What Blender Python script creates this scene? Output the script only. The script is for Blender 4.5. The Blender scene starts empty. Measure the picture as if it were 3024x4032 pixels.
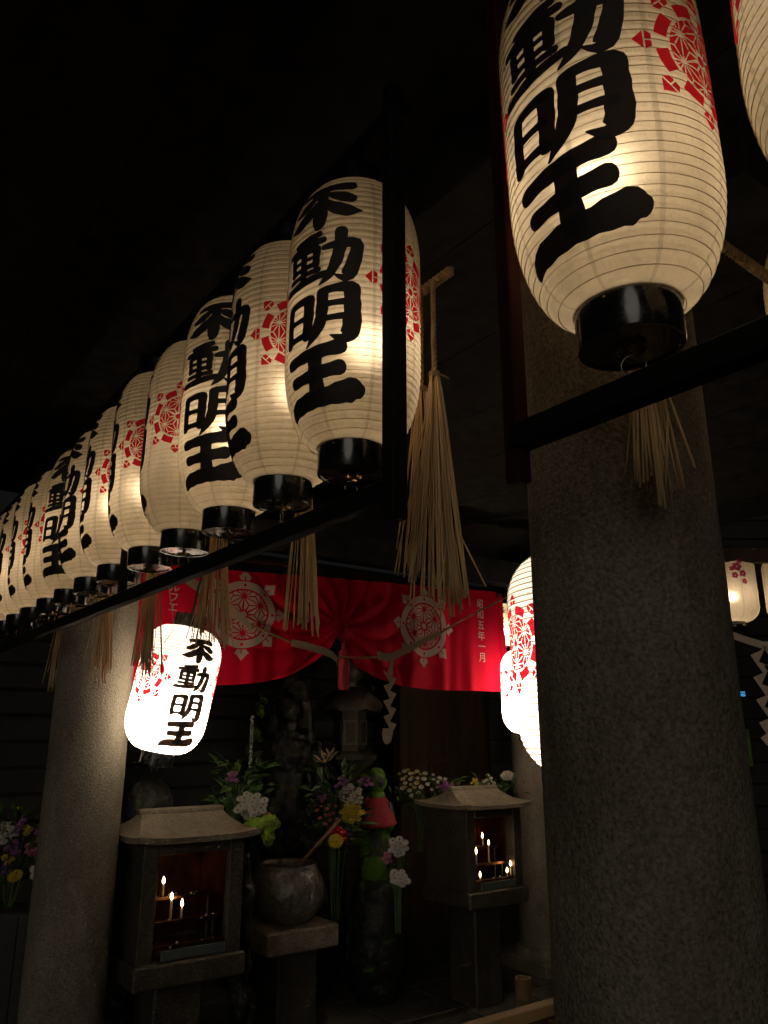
import bpy, math, random
from mathutils import Vector, Matrix, noise
random.seed(7)
R = math.radians
sc = bpy.context.scene
C = sc.collection

# ------------------------------------------------------------------ camera
EYE = 1.96                     # phone held up above the head
F_PX = 3054.0                  # focal length in pixels of the 3024 x 4032 photograph
PITCH = R(15.91)
AZ = R(36.32)                  # direction of the lantern row, left of straight ahead
cam_d = bpy.data.cameras.new('camera')
cam = bpy.data.objects.new('camera', cam_d); C.objects.link(cam)
cam_d.sensor_fit = 'VERTICAL'; cam_d.sensor_height = 24.0
cam_d.lens = F_PX / 4032 * 24.0
cam_d.clip_start = 0.05; cam_d.clip_end = 400
cam.location = (0, 0, EYE); cam.rotation_euler = (R(90) + PITCH, 0, 0)
sc.camera = cam

# ------------------------------------------------------------------ night sky
w = bpy.data.worlds.new('World'); sc.world = w; w.use_nodes = True
bg = w.node_tree.nodes['Background']
bg.inputs[0].default_value = (0.95, 1.0, 0.98, 1); bg.inputs[1].default_value = 0.0048

# faint warm light of the lane behind the photographer
sun_d = bpy.data.lights.new('lane_light', 'SUN'); sun_d.energy = .25; sun_d.angle = R(28); sun_d.color = (1.0, .90, .76)
sun = bpy.data.objects.new('lane_light', sun_d); C.objects.link(sun)
sun.rotation_euler = (R(79), 0, R(-10))

sc.view_settings.view_transform = 'Standard'; sc.view_settings.look = 'None'
sc.view_settings.exposure = 0; sc.view_settings.gamma = 1
sc.render.engine = 'CYCLES'
sc.cycles.use_denoising = True
sc.cycles.max_bounces = 10; sc.cycles.diffuse_bounces = 6; sc.cycles.glossy_bounces = 3
sc.cycles.transmission_bounces = 6; sc.cycles.transparent_max_bounces = 6
sc.cycles.sample_clamp_indirect = 3.0
sc.cycles.caustics_reflective = False; sc.cycles.caustics_refractive = False

# ------------------------------------------------------------------ coordinates
# the pavilion is square to (v, u): u runs along the lantern row, v into the pavilion
UX = Vector((-math.sin(AZ), math.cos(AZ), 0)); VX = Vector((math.cos(AZ), math.sin(AZ), 0))
def W(v, u, z=0.0):
    """point from pavilion coordinates; z is measured from eye height"""
    return VX * v + UX * u + Vector((0, 0, z + EYE))
def X(x, y, z):
    return Vector((x, y, z + EYE))
def tovu(p):
    return (p.dot(VX), p.dot(UX))

# ------------------------------------------------------------------ mesh builder
class MB:
    def __init__(s): s.v = []; s.f = []; s.m = []
    def add(s, verts, faces, mi=0):
        o = len(s.v); s.v += [Vector(p) for p in verts]
        s.f += [tuple(i + o for i in f) for f in faces]; s.m += [mi] * len(faces)
        return s
    def box(s, c, d, mi=0, bev=0.0):
        x, y, z = c; a, b, h = d[0] / 2, d[1] / 2, d[2] / 2
        if bev <= 0:
            vs = [(x + i * a, y + j * b, z + k * h) for i in (-1, 1) for j in (-1, 1) for k in (-1, 1)]
            return s.add(vs, [(0, 1, 3, 2), (4, 6, 7, 5), (0, 4, 5, 1), (2, 3, 7, 6), (0, 2, 6, 4), (1, 5, 7, 3)], mi)
        e = min(bev, a * .9, b * .9, h * .9)
        def ring(aa, bb, zz):
            c2 = []
            for sx, sy in ((1, 1), (-1, 1), (-1, -1), (1, -1)):
                p1 = (x + sx * aa, y + sy * (bb - e), zz); p2 = (x + sx * (aa - e), y + sy * bb, zz)
                c2 += [p1, p2] if sx * sy > 0 else [p2, p1]
            return c2
        rings = [ring(a - e, b - e, z - h), ring(a, b, z - h + e), ring(a, b, z + h - e), ring(a - e, b - e, z + h)]
        return s.rings(rings, mi, True)
    def rings(s, rings, mi=0, cap=True, closed=True):
        n = len(rings[0]); vs = [p for r in rings for p in r]; fs = []
        for k in range(len(rings) - 1):
            for i in range(n if closed else n - 1):
                j = (i + 1) % n
                fs.append((k * n + i, k * n + j, (k + 1) * n + j, (k + 1) * n + i))
        if cap:
            fs.append(tuple(reversed(range(n)))); fs.append(tuple(range((len(rings) - 1) * n, len(rings) * n)))
        return s.add(vs, fs, mi)
    def lathe(s, prof, n=32, c=(0, 0, 0), mi=0, cap=True):
        rs = [[(c[0] + r * math.cos(2 * math.pi * i / n), c[1] + r * math.sin(2 * math.pi * i / n), c[2] + z) for i in range(n)] for r, z in prof]
        return s.rings(rs, mi, cap)
    def tube(s, pts, rad, n=6, mi=0, cap=True):
        pts = [Vector(p) for p in pts]; rs = []
        t0 = (pts[1] - pts[0]).normalized()
        a = t0.orthogonal().normalized()
        for i, p in enumerate(pts):
            t = (pts[min(i + 1, len(pts) - 1)] - pts[max(i - 1, 0)])
            t = t.normalized() if t.length > 1e-9 else t0
            a = (a - t * a.dot(t)); a = a.normalized() if a.length > 1e-6 else t.orthogonal().normalized()
            b = t.cross(a); r = rad[i] if isinstance(rad, (list, tuple)) else rad
            rs.append([p + (a * math.cos(2 * math.pi * k / n) + b * math.sin(2 * math.pi * k / n)) * r for k in range(n)])
        return s.rings(rs, mi, cap)
    def ellipsoid(s, c, r, n=14, m=9, mi=0):
        vs = []; fs = []
        for j in range(1, m):
            th = math.pi * j / m
            for i in range(n):
                ph = 2 * math.pi * i / n
                vs.append((c[0] + r[0] * math.sin(th) * math.cos(ph), c[1] + r[1] * math.sin(th) * math.sin(ph), c[2] + r[2] * math.cos(th)))
        for j in range(m - 2):
            for i in range(n):
                k = (i + 1) % n; fs.append((j * n + i, (j + 1) * n + i, (j + 1) * n + k, j * n + k))
        t = len(vs); vs += [(c[0], c[1], c[2] + r[2]), (c[0], c[1], c[2] - r[2])]
        for i in range(n):
            k = (i + 1) % n; fs.append((t, i, k)); fs.append((t + 1, (m - 2) * n + k, (m - 2) * n + i))
        return s.add(vs, fs, mi)
    def mesh(s, name, mats, smooth=False):
        me = bpy.data.meshes.new(name)
        me.from_pydata([tuple(p) for p in s.v], [], s.f)
        for m in (mats if isinstance(mats, (list, tuple)) else [mats]): me.materials.append(m)
        for p, mi in zip(me.polygons, s.m):
            p.material_index = mi; p.use_smooth = smooth
        me.update(); return me

def obj(name, mb, mat, parent=None, smooth=False, origin=None, auto=None):
    if isinstance(mb, MB):
        if origin is not None: mb.v = [p - origin for p in mb.v]
        me = mb.mesh(name, mat, smooth or auto is not None)
        if auto is not None: me.set_sharp_from_angle(angle=R(auto))
    else: me = mb
    o = bpy.data.objects.new(name, me); C.objects.link(o)
    if parent is not None: o.parent = parent
    if origin is not None: o.location = origin
    return o
def tag(o, label=None, cat=None, group=None, kind=None):
    if label: o['label'] = label
    if cat: o['category'] = cat
    if group: o['group'] = group
    if kind: o['kind'] = kind
    return o
def thing(name, loc, label, cat, group=None, rz=0.0):
    o = bpy.data.objects.new(name, None); C.objects.link(o)
    o.empty_display_size = .1; o.location = loc; o.rotation_euler = (0, 0, rz)
    return tag(o, label, cat, group)

# ------------------------------------------------------------------ materials
MATS = {}
def mat(name, col, rough=.6, metal=0.0, noise_scale=None, var=.25, bump=0.0, bump_scale=None, col2=None, coat=0.0, spec=.5, ramp=(.35, .65), stretch=None, transl=None, detail=6):
    m = bpy.data.materials.new(name); m.use_nodes = True; nt = m.node_tree
    b = nt.nodes['Principled BSDF']
    b.inputs['Roughness'].default_value = rough; b.inputs['Metallic'].default_value = metal
    b.inputs['Coat Weight'].default_value = coat; b.inputs['Coat Roughness'].default_value = .08
    b.inputs['Specular IOR Level'].default_value = spec
    b.inputs['Base Color'].default_value = (*col, 1)
    if noise_scale or bump:
        tc = nt.nodes.new('ShaderNodeTexCoord'); src = tc.outputs['Object']
        if stretch:
            mp = nt.nodes.new('ShaderNodeMapping'); mp.inputs['Scale'].default_value = stretch
            nt.links.new(src, mp.inputs[0]); src = mp.outputs[0]
    if noise_scale:
        n = nt.nodes.new('ShaderNodeTexNoise'); n.inputs['Scale'].default_value = noise_scale; n.inputs['Detail'].default_value = detail
        nt.links.new(src, n.inputs['Vector'])
        r = nt.nodes.new('ShaderNodeValToRGB')
        c2 = col2 or tuple(c * (1 - var) for c in col); c1 = col if col2 else tuple(min(1, c * (1 + var)) for c in col)
        r.color_ramp.elements[0].position = ramp[0]; r.color_ramp.elements[0].color = (*c2, 1)
        r.color_ramp.elements[1].position = ramp[1]; r.color_ramp.elements[1].color = (*c1, 1)
        nt.links.new(n.outputs['Fac'], r.inputs[0]); nt.links.new(r.outputs[0], b.inputs['Base Color'])
    if bump:
        n2 = nt.nodes.new('ShaderNodeTexNoise'); n2.inputs['Scale'].default_value = bump_scale or 40; n2.inputs['Detail'].default_value = 6
        nt.links.new(src, n2.inputs['Vector'])
        bp = nt.nodes.new('ShaderNodeBump'); bp.inputs['Strength'].default_value = bump; bp.inputs['Distance'].default_value = .01
        nt.links.new(n2.outputs['Fac'], bp.inputs['Height']); nt.links.new(bp.outputs[0], b.inputs['Normal'])
    if transl:
        t = nt.nodes.new('ShaderNodeBsdfTranslucent'); t.inputs[0].default_value = (*transl[1], 1)
        mx = nt.nodes.new('ShaderNodeMixShader'); mx.inputs[0].default_value = transl[0]
        nt.links.new(b.outputs[0], mx.inputs[1]); nt.links.new(t.outputs[0], mx.inputs[2])
        nt.links.new(mx.outputs[0], nt.nodes['Material Output'].inputs[0])
    MATS[name] = m; return m

def granite(name, dark, mid, light, rough=.75, scale=90, streak=True, spec=.35):
    """speckled cut stone with damp streaks and pitting"""
    m = bpy.data.materials.new(name); m.use_nodes = True; nt = m.node_tree; L = nt.links.new
    b = nt.nodes['Principled BSDF']; b.inputs['Roughness'].default_value = rough; b.inputs['Specular IOR Level'].default_value = spec
    tc = nt.nodes.new('ShaderNodeTexCoord')
    n1 = nt.nodes.new('ShaderNodeTexNoise'); n1.inputs['Scale'].default_value = scale; n1.inputs['Detail'].default_value = 5; n1.inputs['Roughness'].default_value = .7
    L(tc.outputs['Object'], n1.inputs['Vector'])
    r = nt.nodes.new('ShaderNodeValToRGB'); cr = r.color_ramp
    cr.elements[0].position = .36; cr.elements[0].color = (*dark, 1)
    cr.elements[1].position = .64; cr.elements[1].color = (*light, 1)
    e = cr.elements.new(.5); e.color = (*mid, 1)
    L(n1.outputs['Fac'], r.inputs[0])
    n2 = nt.nodes.new('ShaderNodeTexNoise'); n2.inputs['Scale'].default_value = 4.5; n2.inputs['Detail'].default_value = 7; n2.inputs['Roughness'].default_value = .65
    mp = nt.nodes.new('ShaderNodeMapping'); mp.inputs['Scale'].default_value = (1, 1, .45)
    L(tc.outputs['Object'], mp.inputs[0]); L(mp.outputs[0], n2.inputs['Vector'])
    r2 = nt.nodes.new('ShaderNodeValToRGB'); r2.color_ramp.elements[0].position = .35; r2.color_ramp.elements[0].color = (.55, .52, .46, 1)
    r2.color_ramp.elements[1].position = .62; r2.color_ramp.elements[1].color = (1, 1, 1, 1)
    L(n2.outputs['Fac'], r2.inputs[0])
    mx = nt.nodes.new('ShaderNodeMixRGB'); mx.blend_type = 'MULTIPLY'; mx.inputs[0].default_value = 1 if streak else .4
    L(r.outputs[0], mx.inputs[1]); L(r2.outputs[0], mx.inputs[2]); L(mx.outputs[0], b.inputs['Base Color'])
    n3 = nt.nodes.new('ShaderNodeTexVoronoi'); n3.inputs['Scale'].default_value = scale * 1.1
    L(tc.outputs['Object'], n3.inputs['Vector'])
    ad = nt.nodes.new('ShaderNodeMath'); ad.operation = 'ADD'
    L(n1.outputs['Fac'], ad.inputs[0]); L(n3.outputs['Distance'], ad.inputs[1])
    bp = nt.nodes.new('ShaderNodeBump'); bp.inputs['Strength'].default_value = .55; bp.inputs['Distance'].default_value = .005
    L(ad.outputs[0], bp.inputs['Height']); L(bp.outputs[0], b.inputs['Normal'])
    MATS[name] = m; return m

def paper_mat(name, tcol, rcol, gain_t=.55):
    """washi: scatters light through and back, with pasted seams, fibres and blotches"""
    m = bpy.data.materials.new(name); m.use_nodes = True; nt = m.node_tree; L = nt.links.new
    for n in list(nt.nodes):
        if n.type == 'BSDF_PRINCIPLED': nt.nodes.remove(n)
    out = nt.nodes['Material Output']
    tc = nt.nodes.new('ShaderNodeTexCoord'); sx = nt.nodes.new('ShaderNodeSeparateXYZ'); L(tc.outputs['Object'], sx.inputs[0])
    def M(op, a, b=None, c=None):
        n = nt.nodes.new('ShaderNodeMath'); n.operation = op
        for i, q in enumerate((a, b, c)):
            if q is None: continue
            if isinstance(q, (int, float)): n.inputs[i].default_value = q
            else: L(q, n.inputs[i])
        return n.outputs[0]
    ang = M('ARCTAN2', sx.outputs['Y'], sx.outputs['X'])
    # eight gores: a narrow double layer of paper at each seam
    g = M('FRACT', M('MULTIPLY', M('ADD', ang, .35), 8 / (2 * math.pi)))
    seam = M('LESS_THAN', M('ABSOLUTE', M('SUBTRACT', g, .5)), .036)
    nz = nt.nodes.new('ShaderNodeTexNoise'); nz.inputs['Scale'].default_value = 14; nz.inputs['Detail'].default_value = 8; nz.inputs['Roughness'].default_value = .7
    L(tc.outputs['Object'], nz.inputs['Vector'])
    fb = nt.nodes.new('ShaderNodeTexNoise'); fb.inputs['Scale'].default_value = 160; fb.inputs['Detail'].default_value = 3
    L(tc.outputs['Object'], fb.inputs['Vector'])
    k = M('ADD', M('MULTIPLY', nz.outputs['Fac'], .35), M('MULTIPLY', fb.outputs['Fac'], .22))
    k = M('ADD', k, .70)
    oi = nt.nodes.new('ShaderNodeObjectInfo')
    k = M('MULTIPLY', k, M('ADD', .90, M('MULTIPLY', oi.outputs['Random'], .20)))
    # water stains: long vertical blotches, different on each lantern
    ov = nt.nodes.new('ShaderNodeVectorMath'); ov.operation = 'MULTIPLY_ADD'; ov.inputs[1].default_value = (7, 7, 1.6)
    L(tc.outputs['Object'], ov.inputs[0]); L(M('MULTIPLY', oi.outputs['Random'], 40), ov.inputs[2])
    sn = nt.nodes.new('ShaderNodeTexNoise'); sn.inputs['Scale'].default_value = 1.6; sn.inputs['Detail'].default_value = 7; sn.inputs['Roughness'].default_value = .62
    L(ov.outputs[0], sn.inputs['Vector'])
    st = nt.nodes.new('ShaderNodeMapRange'); st.inputs['From Min'].default_value = .32; st.inputs['From Max'].default_value = .62; st.inputs['To Min'].default_value = .74; st.inputs['To Max'].default_value = 1.06
    L(sn.outputs['Fac'], st.inputs[0]); k = M('MULTIPLY', k, st.outputs[0])
    k = M('MULTIPLY', k, M('SUBTRACT', 1, M('MULTIPLY', seam, .26)))
    vm = nt.nodes.new('ShaderNodeVectorMath'); vm.operation = 'SCALE'; vm.inputs[0].default_value = tcol; L(k, vm.inputs['Scale'])
    t = nt.nodes.new('ShaderNodeBsdfTranslucent'); L(vm.outputs[0], t.inputs[0])
    # a little light goes nearly straight through: the bulb shows as a soft patch
    rf = nt.nodes.new('ShaderNodeBsdfRefraction'); rf.inputs['IOR'].default_value = 1.25; rf.inputs['Roughness'].default_value = .92
    L(vm.outputs[0], rf.inputs['Color'])
    mt = nt.nodes.new('ShaderNodeMixShader'); mt.inputs[0].default_value = .30; L(t.outputs[0], mt.inputs[1]); L(rf.outputs[0], mt.inputs[2])
    d = nt.nodes.new('ShaderNodeBsdfDiffuse'); d.inputs[0].default_value = (*rcol, 1)
    mx = nt.nodes.new('ShaderNodeMixShader'); mx.inputs[0].default_value = gain_t
    L(d.outputs[0], mx.inputs[1]); L(mt.outputs[0], mx.inputs[2])
    wv = nt.nodes.new('ShaderNodeVectorMath'); wv.operation = 'MULTIPLY_ADD'; wv.inputs[1].default_value = (60, 60, 22)
    L(tc.outputs['Object'], wv.inputs[0]); L(M('MULTIPLY', oi.outputs['Random'], 90), wv.inputs[2])
    wn = nt.nodes.new('ShaderNodeTexNoise'); wn.inputs['Scale'].default_value = 1.0; wn.inputs['Detail'].default_value = 4; wn.inputs['Distortion'].default_value = .6
    L(wv.outputs[0], wn.inputs['Vector'])
    bp = nt.nodes.new('ShaderNodeBump'); bp.inputs['Strength'].default_value = .8; bp.inputs['Distance'].default_value = .006
    L(M('ADD', M('MULTIPLY', nz.outputs['Fac'], .6), wn.outputs['Fac']), bp.inputs['Height'])
    for n in (t, d): L(bp.outputs[0], n.inputs['Normal'])
    L(mx.outputs[0], out.inputs[0])
    MATS[name] = m; return m

def emit(name, col, strength):
    m = bpy.data.materials.new(name); m.use_nodes = True; nt = m.node_tree
    b = nt.nodes['Principled BSDF']; b.inputs['Base Color'].default_value = (*col, 1)
    b.inputs['Emission Color'].default_value = (*col, 1); b.inputs['Emission Strength'].default_value = strength
    MATS[name] = m; return m

paper_mat('washi', (.86, .74, .56), (.52, .44, .27))
paper_mat('washi_bright', (.92, .88, .80), (.84, .82, .78))
mat('ink', (.010, .009, .008), .65, transl=(.05, (.10, .05, .03)))
mat('red_ink', (.62, .014, .03), .6, noise_scale=60, var=.15, transl=(.6, (.95, .025, .06)))
mat('bamboo_rib', (.46, .36, .2), .6, transl=(.6, (.6, .45, .25)))
mat('lacquer', (.006, .006, .006), .14, coat=.25, spec=.45)
def scuff(m, lo, hi, scale=22):
    nt = m.node_tree; L = nt.links.new; b = nt.nodes['Principled BSDF']
    tc = nt.nodes.new('ShaderNodeTexCoord'); n = nt.nodes.new('ShaderNodeTexNoise'); n.inputs['Scale'].default_value = scale; n.inputs['Detail'].default_value = 8; n.inputs['Roughness'].default_value = .7
    L(tc.outputs['Object'], n.inputs['Vector'])
    r = nt.nodes.new('ShaderNodeMapRange'); r.inputs['From Min'].default_value = .38; r.inputs['From Max'].default_value = .66; r.inputs['To Min'].default_value = lo; r.inputs['To Max'].default_value = hi
    L(n.outputs['Fac'], r.inputs[0]); L(r.outputs[0], b.inputs['Roughness'])
scuff(MATS['lacquer'], .10, .42)
mat('brass', (.55, .40, .20), .3, metal=1.0)
mat('iron', (.03, .03, .03), .4, metal=.6)
mat('ring_metal', (.30, .27, .22), .25, metal=1.0)
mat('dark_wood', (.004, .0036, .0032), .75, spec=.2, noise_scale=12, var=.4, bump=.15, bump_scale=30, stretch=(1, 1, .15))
mat('red_wood', (.030, .009, .007), .85, spec=.1, noise_scale=12, var=.35, bump=.15, bump_scale=30, stretch=(1, 1, .15))
mat('roof_wood', (.024, .023, .0215), .9, spec=.1, noise_scale=9, var=.4)
mat('door_wood', (.06, .032, .018), .6, noise_scale=10, var=.35, bump=.1, bump_scale=40, stretch=(1, 1, .12))
mat('pale_wood', (.46, .32, .15), .55, noise_scale=9, var=.18, bump=.08, bump_scale=60, stretch=(.12, 1, 1))
mat('slat_wood', (.22, .12, .06), .6, noise_scale=9, var=.25, stretch=(1, .12, 1))
granite('pillar_stone', (.115, .10, .078), (.215, .188, .148), (.30, .268, .215), scale=105)
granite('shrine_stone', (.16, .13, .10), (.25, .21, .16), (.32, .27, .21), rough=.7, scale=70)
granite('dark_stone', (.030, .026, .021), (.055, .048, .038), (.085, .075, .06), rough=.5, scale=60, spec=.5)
granite('shaded_stone', (.018, .016, .013), (.032, .028, .023), (.05, .045, .037), rough=.6, scale=60)  # darker copy of dark_stone: weaker light at the back put into the colour
granite('wet_stone', (.012, .013, .013), (.025, .026, .025), (.05, .05, .048), rough=.22, scale=40, spec=.6)
granite('paving', (.05, .048, .045), (.085, .08, .075), (.12, .115, .105), rough=.5, scale=50)
mat('straw', (.78, .56, .29), .6, noise_scale=30, var=.25, stretch=(1, 1, .05), transl=(.25, (.6, .42, .22)))
mat('rope_straw', (.30, .20, .09), .75, noise_scale=60, var=.35, bump=.4, bump_scale=150, stretch=(1, 1, .3))
mat('white_print', (.86, .74, .68), .8, transl=(.25, (.6, .42, .36)))
mat('shide_paper', (.80, .70, .54), .7, noise_scale=15, var=.08, transl=(.25, (.6, .5, .36)))
mat('wax', (.78, .66, .48), .45, transl=(.35, (.8, .6, .35)))
mat('copper', (.20, .085, .04), .34, metal=1.0, noise_scale=9, var=.4, bump=.1, bump_scale=20)
mat('steel', (.20, .21, .20), .4, metal=.8, noise_scale=20, var=.3)
mat('tray_metal', (.11, .14, .14), .35, metal=.4)
mat('moss', (.19, .31, .010), .85, noise_scale=26, col2=(.06, .11, .006), bump=1.0, bump_scale=70)
mat('leaf', (.05, .11, .02), .45, noise_scale=18, var=.4, transl=(.3, (.09, .17, .02)))
mat('leaf_pale', (.15, .19, .05), .5, noise_scale=18, var=.3, transl=(.3, (.16, .2, .04)))
for nm, c in (('white', (.74, .72, .68)), ('yellow', (.62, .48, .04)), ('purple', (.36, .12, .42)), ('pink', (.55, .17, .30)), ('coral', (.62, .17, .12)), ('violet', (.14, .06, .30)), ('lily', (.62, .50, .36)), ('scarlet', (.42, .012, .018))):
    mat('petal_' + nm, c, .6, noise_scale=30, var=.12, transl=(.2, c))
mat('pollen', (.45, .36, .05), .8)
mat('bib_cloth', (.16, .004, .010), .85, noise_scale=60, var=.2, bump=.2, bump_scale=200)
mat('cord_red', (.26, .012, .022), .8, noise_scale=80, var=.25, stretch=(1, 1, .1))
mat('bamboo', (.24, .16, .08), .5, noise_scale=10, var=.25, stretch=(1, 1, .1))
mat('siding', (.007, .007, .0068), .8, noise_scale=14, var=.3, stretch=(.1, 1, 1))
emit('flame', (1.0, .64, .28), 14)
emit('blue_glow', (.05, .30, .62), .8)
mat('stand_dark', (.014, .013, .012), .7, noise_scale=20, var=.3)
mat('green_cloth', (.06, .14, .02), .8, noise_scale=10, var=.3)

def curtain_mat():
    m = mat('curtain_red', (.72, .004, .040), .85, spec=.15)
    nt = m.node_tree; L = nt.links.new; b = nt.nodes['Principled BSDF']
    tc = nt.nodes.new('ShaderNodeTexCoord'); wv = nt.nodes.new('ShaderNodeTexNoise'); wv.inputs['Scale'].default_value = 420
    L(tc.outputs['Object'], wv.inputs['Vector'])
    bp = nt.nodes.new('ShaderNodeBump'); bp.inputs['Strength'].default_value = .2; bp.inputs['Distance'].default_value = .001
    L(wv.outputs['Fac'], bp.inputs['Height']); L(bp.outputs[0], b.inputs['Normal'])
    t = nt.nodes.new('ShaderNodeBsdfTranslucent'); t.inputs[0].default_value = (.85, .005, .045, 1)
    mx = nt.nodes.new('ShaderNodeMixShader'); mx.inputs[0].default_value = .35
    L(b.outputs[0], mx.inputs[1]); L(t.outputs[0], mx.inputs[2]); L(mx.outputs[0], nt.nodes['Material Output'].inputs[0])
    return m
curtain_mat()
MT = MATS

# ------------------------------------------------------------------ the setting
g = MB()
g.add([(-60, -40, 0), (60, -40, 0), (60, 80, 0), (-60, 80, 0)], [(0, 1, 2, 3)])
tag(obj('ground', g, MT['paving']), kind='structure')

# paving slabs near the pavilion, each its own stone
slab_me = MB().box((0, 0, .006), (.585, .585, .012), bev=.006).mesh('paving_slab', MT['paving'])
ground = bpy.data.objects['ground']
for i in range(9):
    for j in range(9):
        o = bpy.data.objects.new('paving_slab', slab_me); C.objects.link(o); o.parent = ground
        p = W(1.0 + i * .6, 1.6 + j * .6); o.location = (p.x, p.y, .004); o.rotation_euler = (0, 0, AZ)

# stone pillars
def pillar(v, u, rad, label, taper=.0, top=1.55):
    p = W(v, u)
    h = EYE + top
    mb = MB(); prof = []
    N = 40
    for k in range(N + 1):
        z = .18 + (h - .18) * k / N
        prof.append((rad * (1 + taper * (1 - k / N)), z))
    n = 72
    rs = []
    for r, z in prof:
        rs.append([Vector(((r + .0022 * noise.noise((math.cos(2*math.pi*i/n) * 3, math.sin(2*math.pi*i/n) * 3, z * 4 + u))) * math.cos(2 * math.pi * i / n),
                           (r + .0022 * noise.noise((math.cos(2*math.pi*i/n) * 3 + 9, math.sin(2*math.pi*i/n) * 3, z * 4 + u))) * math.sin(2 * math.pi * i / n), z)) for i in range(n)])
    mb.rings(rs)
    t = thing('stone_pillar', (p.x, p.y, 0), label, 'pillar', 'round stone pillars of the pavilion', AZ)
    obj('shaft', mb, MT['pillar_stone'], t, auto=40)
    b = MB().box((0, 0, .06), (rad * 3.1, rad * 3.1, .12), bev=.015); b.lathe([(rad * 1.35, .12), (rad * 1.3, .15), (rad * 1.12, .185)], 48)
    obj('base_stone', b, MT['pillar_stone'], t, auto=40)
    return t
pillar(1.422, 1.039, .20, 'broad round stone pillar with straw ends hanging before its top', .03)
pillar(1.321, 4.527, .20, 'round stone pillar lit by the glaring white lantern beside it', .02)
pillar(5.63, 5.29, .20, 'round stone pillar behind the candle shelter with white daisies on its roof', .03)

# roof: tie beams and eave boards over the pavilion
def beam(name, a, b, wd, ht, m, label, cat='beam', group=None):
    """a squared timber from a to b (centre line)"""
    a = Vector(a); b = Vector(b); d = b - a; L = d.length
    mb = MB().box((0, 0, 0), (L, wd, ht), bev=.006)
    o = obj(name, mb, m)
    o.location = (a + b) / 2; o.rotation_euler = (0, 0, math.atan2(d.y, d.x))
    return tag(o, label, cat, group)
beam('tie_beam', W(1.37, .5, 1.62), W(1.37, 6.4, 1.62), .16, .2, MT['roof_wood'], 'dark timber tie beam above the row of lanterns')
beam('tie_beam', W(1.5, 4.62, 1.30), W(6.2, 4.62, 1.30), .14, .2, MT['roof_wood'], 'dark timber tie beam above the red curtain')
beam('curtain_pole', W(1.5, 4.55, 1.03), W(4.62, 4.55, 1.16), .03, .03, MT['red_wood'], 'thin brown pole the red curtain hangs from', 'pole')
beam('tie_beam', W(1.9, .95, 1.62), W(6.4, .95, 1.62), .16, .2, MT['roof_wood'], 'dark timber tie beam running back from the broad pillar')
roof = thing('pavilion_roof', W(3.3, 3.3, 1.72), 'dark timber roof over the pavilion', 'roof', None, AZ)
cx, cy = 3.3, 3.3
for k in range(22): obj('roof_board', MB().box((-3.15 + k * .30, 0, .14 + .004 * (k % 2)), (.297, 6.4, .04)), MT['roof_wood'], roof)

# ------------------------------------------------------------------ paper lanterns: shape shared by all of the row
LR, LC, LH = .171, .080, .71          # body radius, collar radius, paper height
def prof_r(z, Rb=LR, Rc=LC, H=LH, hb=.22):
    hb2 = hb * .92
    if z < hb: q = math.sqrt(max(0, 1 - (1 - max(z, 0) / hb) ** 2))
    elif z > H - hb2: q = math.sqrt(max(0, 1 - (1 - max(H - z, 0) / hb2) ** 2))
    else: q = 1.0
    return Rc + (Rb - Rc) * q

def paper_mesh(name, Rb, Rc, H, hb, turns, m, nseg=72, sag=.003):
    mb = MB(); rs = []; per = 3; N = turns * per
    for k in range(N + 1):
        z = H * k / N; ph = (k % per) / per
        r = prof_r(z, Rb, Rc, H, hb) - (sag if k % per else 0.0)
        rs.append([(r * math.cos(2 * math.pi * i / nseg), r * math.sin(2 * math.pi * i / nseg), z) for i in range(nseg)])
    mb.rings(rs, cap=False)
    return mb.mesh(name, m, True)
def rib_mesh(name, Rb, Rc, H, hb, turns, m, rad=.00072, nseg=40):
    pts = []
    for k in range(turns * nseg + 1):
        z = H * k / (turns * nseg); r = prof_r(z, Rb, Rc, H, hb) + rad * .3; a = 2 * math.pi * k / nseg
        pts.append((r * math.cos(a), r * math.sin(a), z))
    return MB().tube(pts, rad, 4).mesh(name, m, True)

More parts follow.
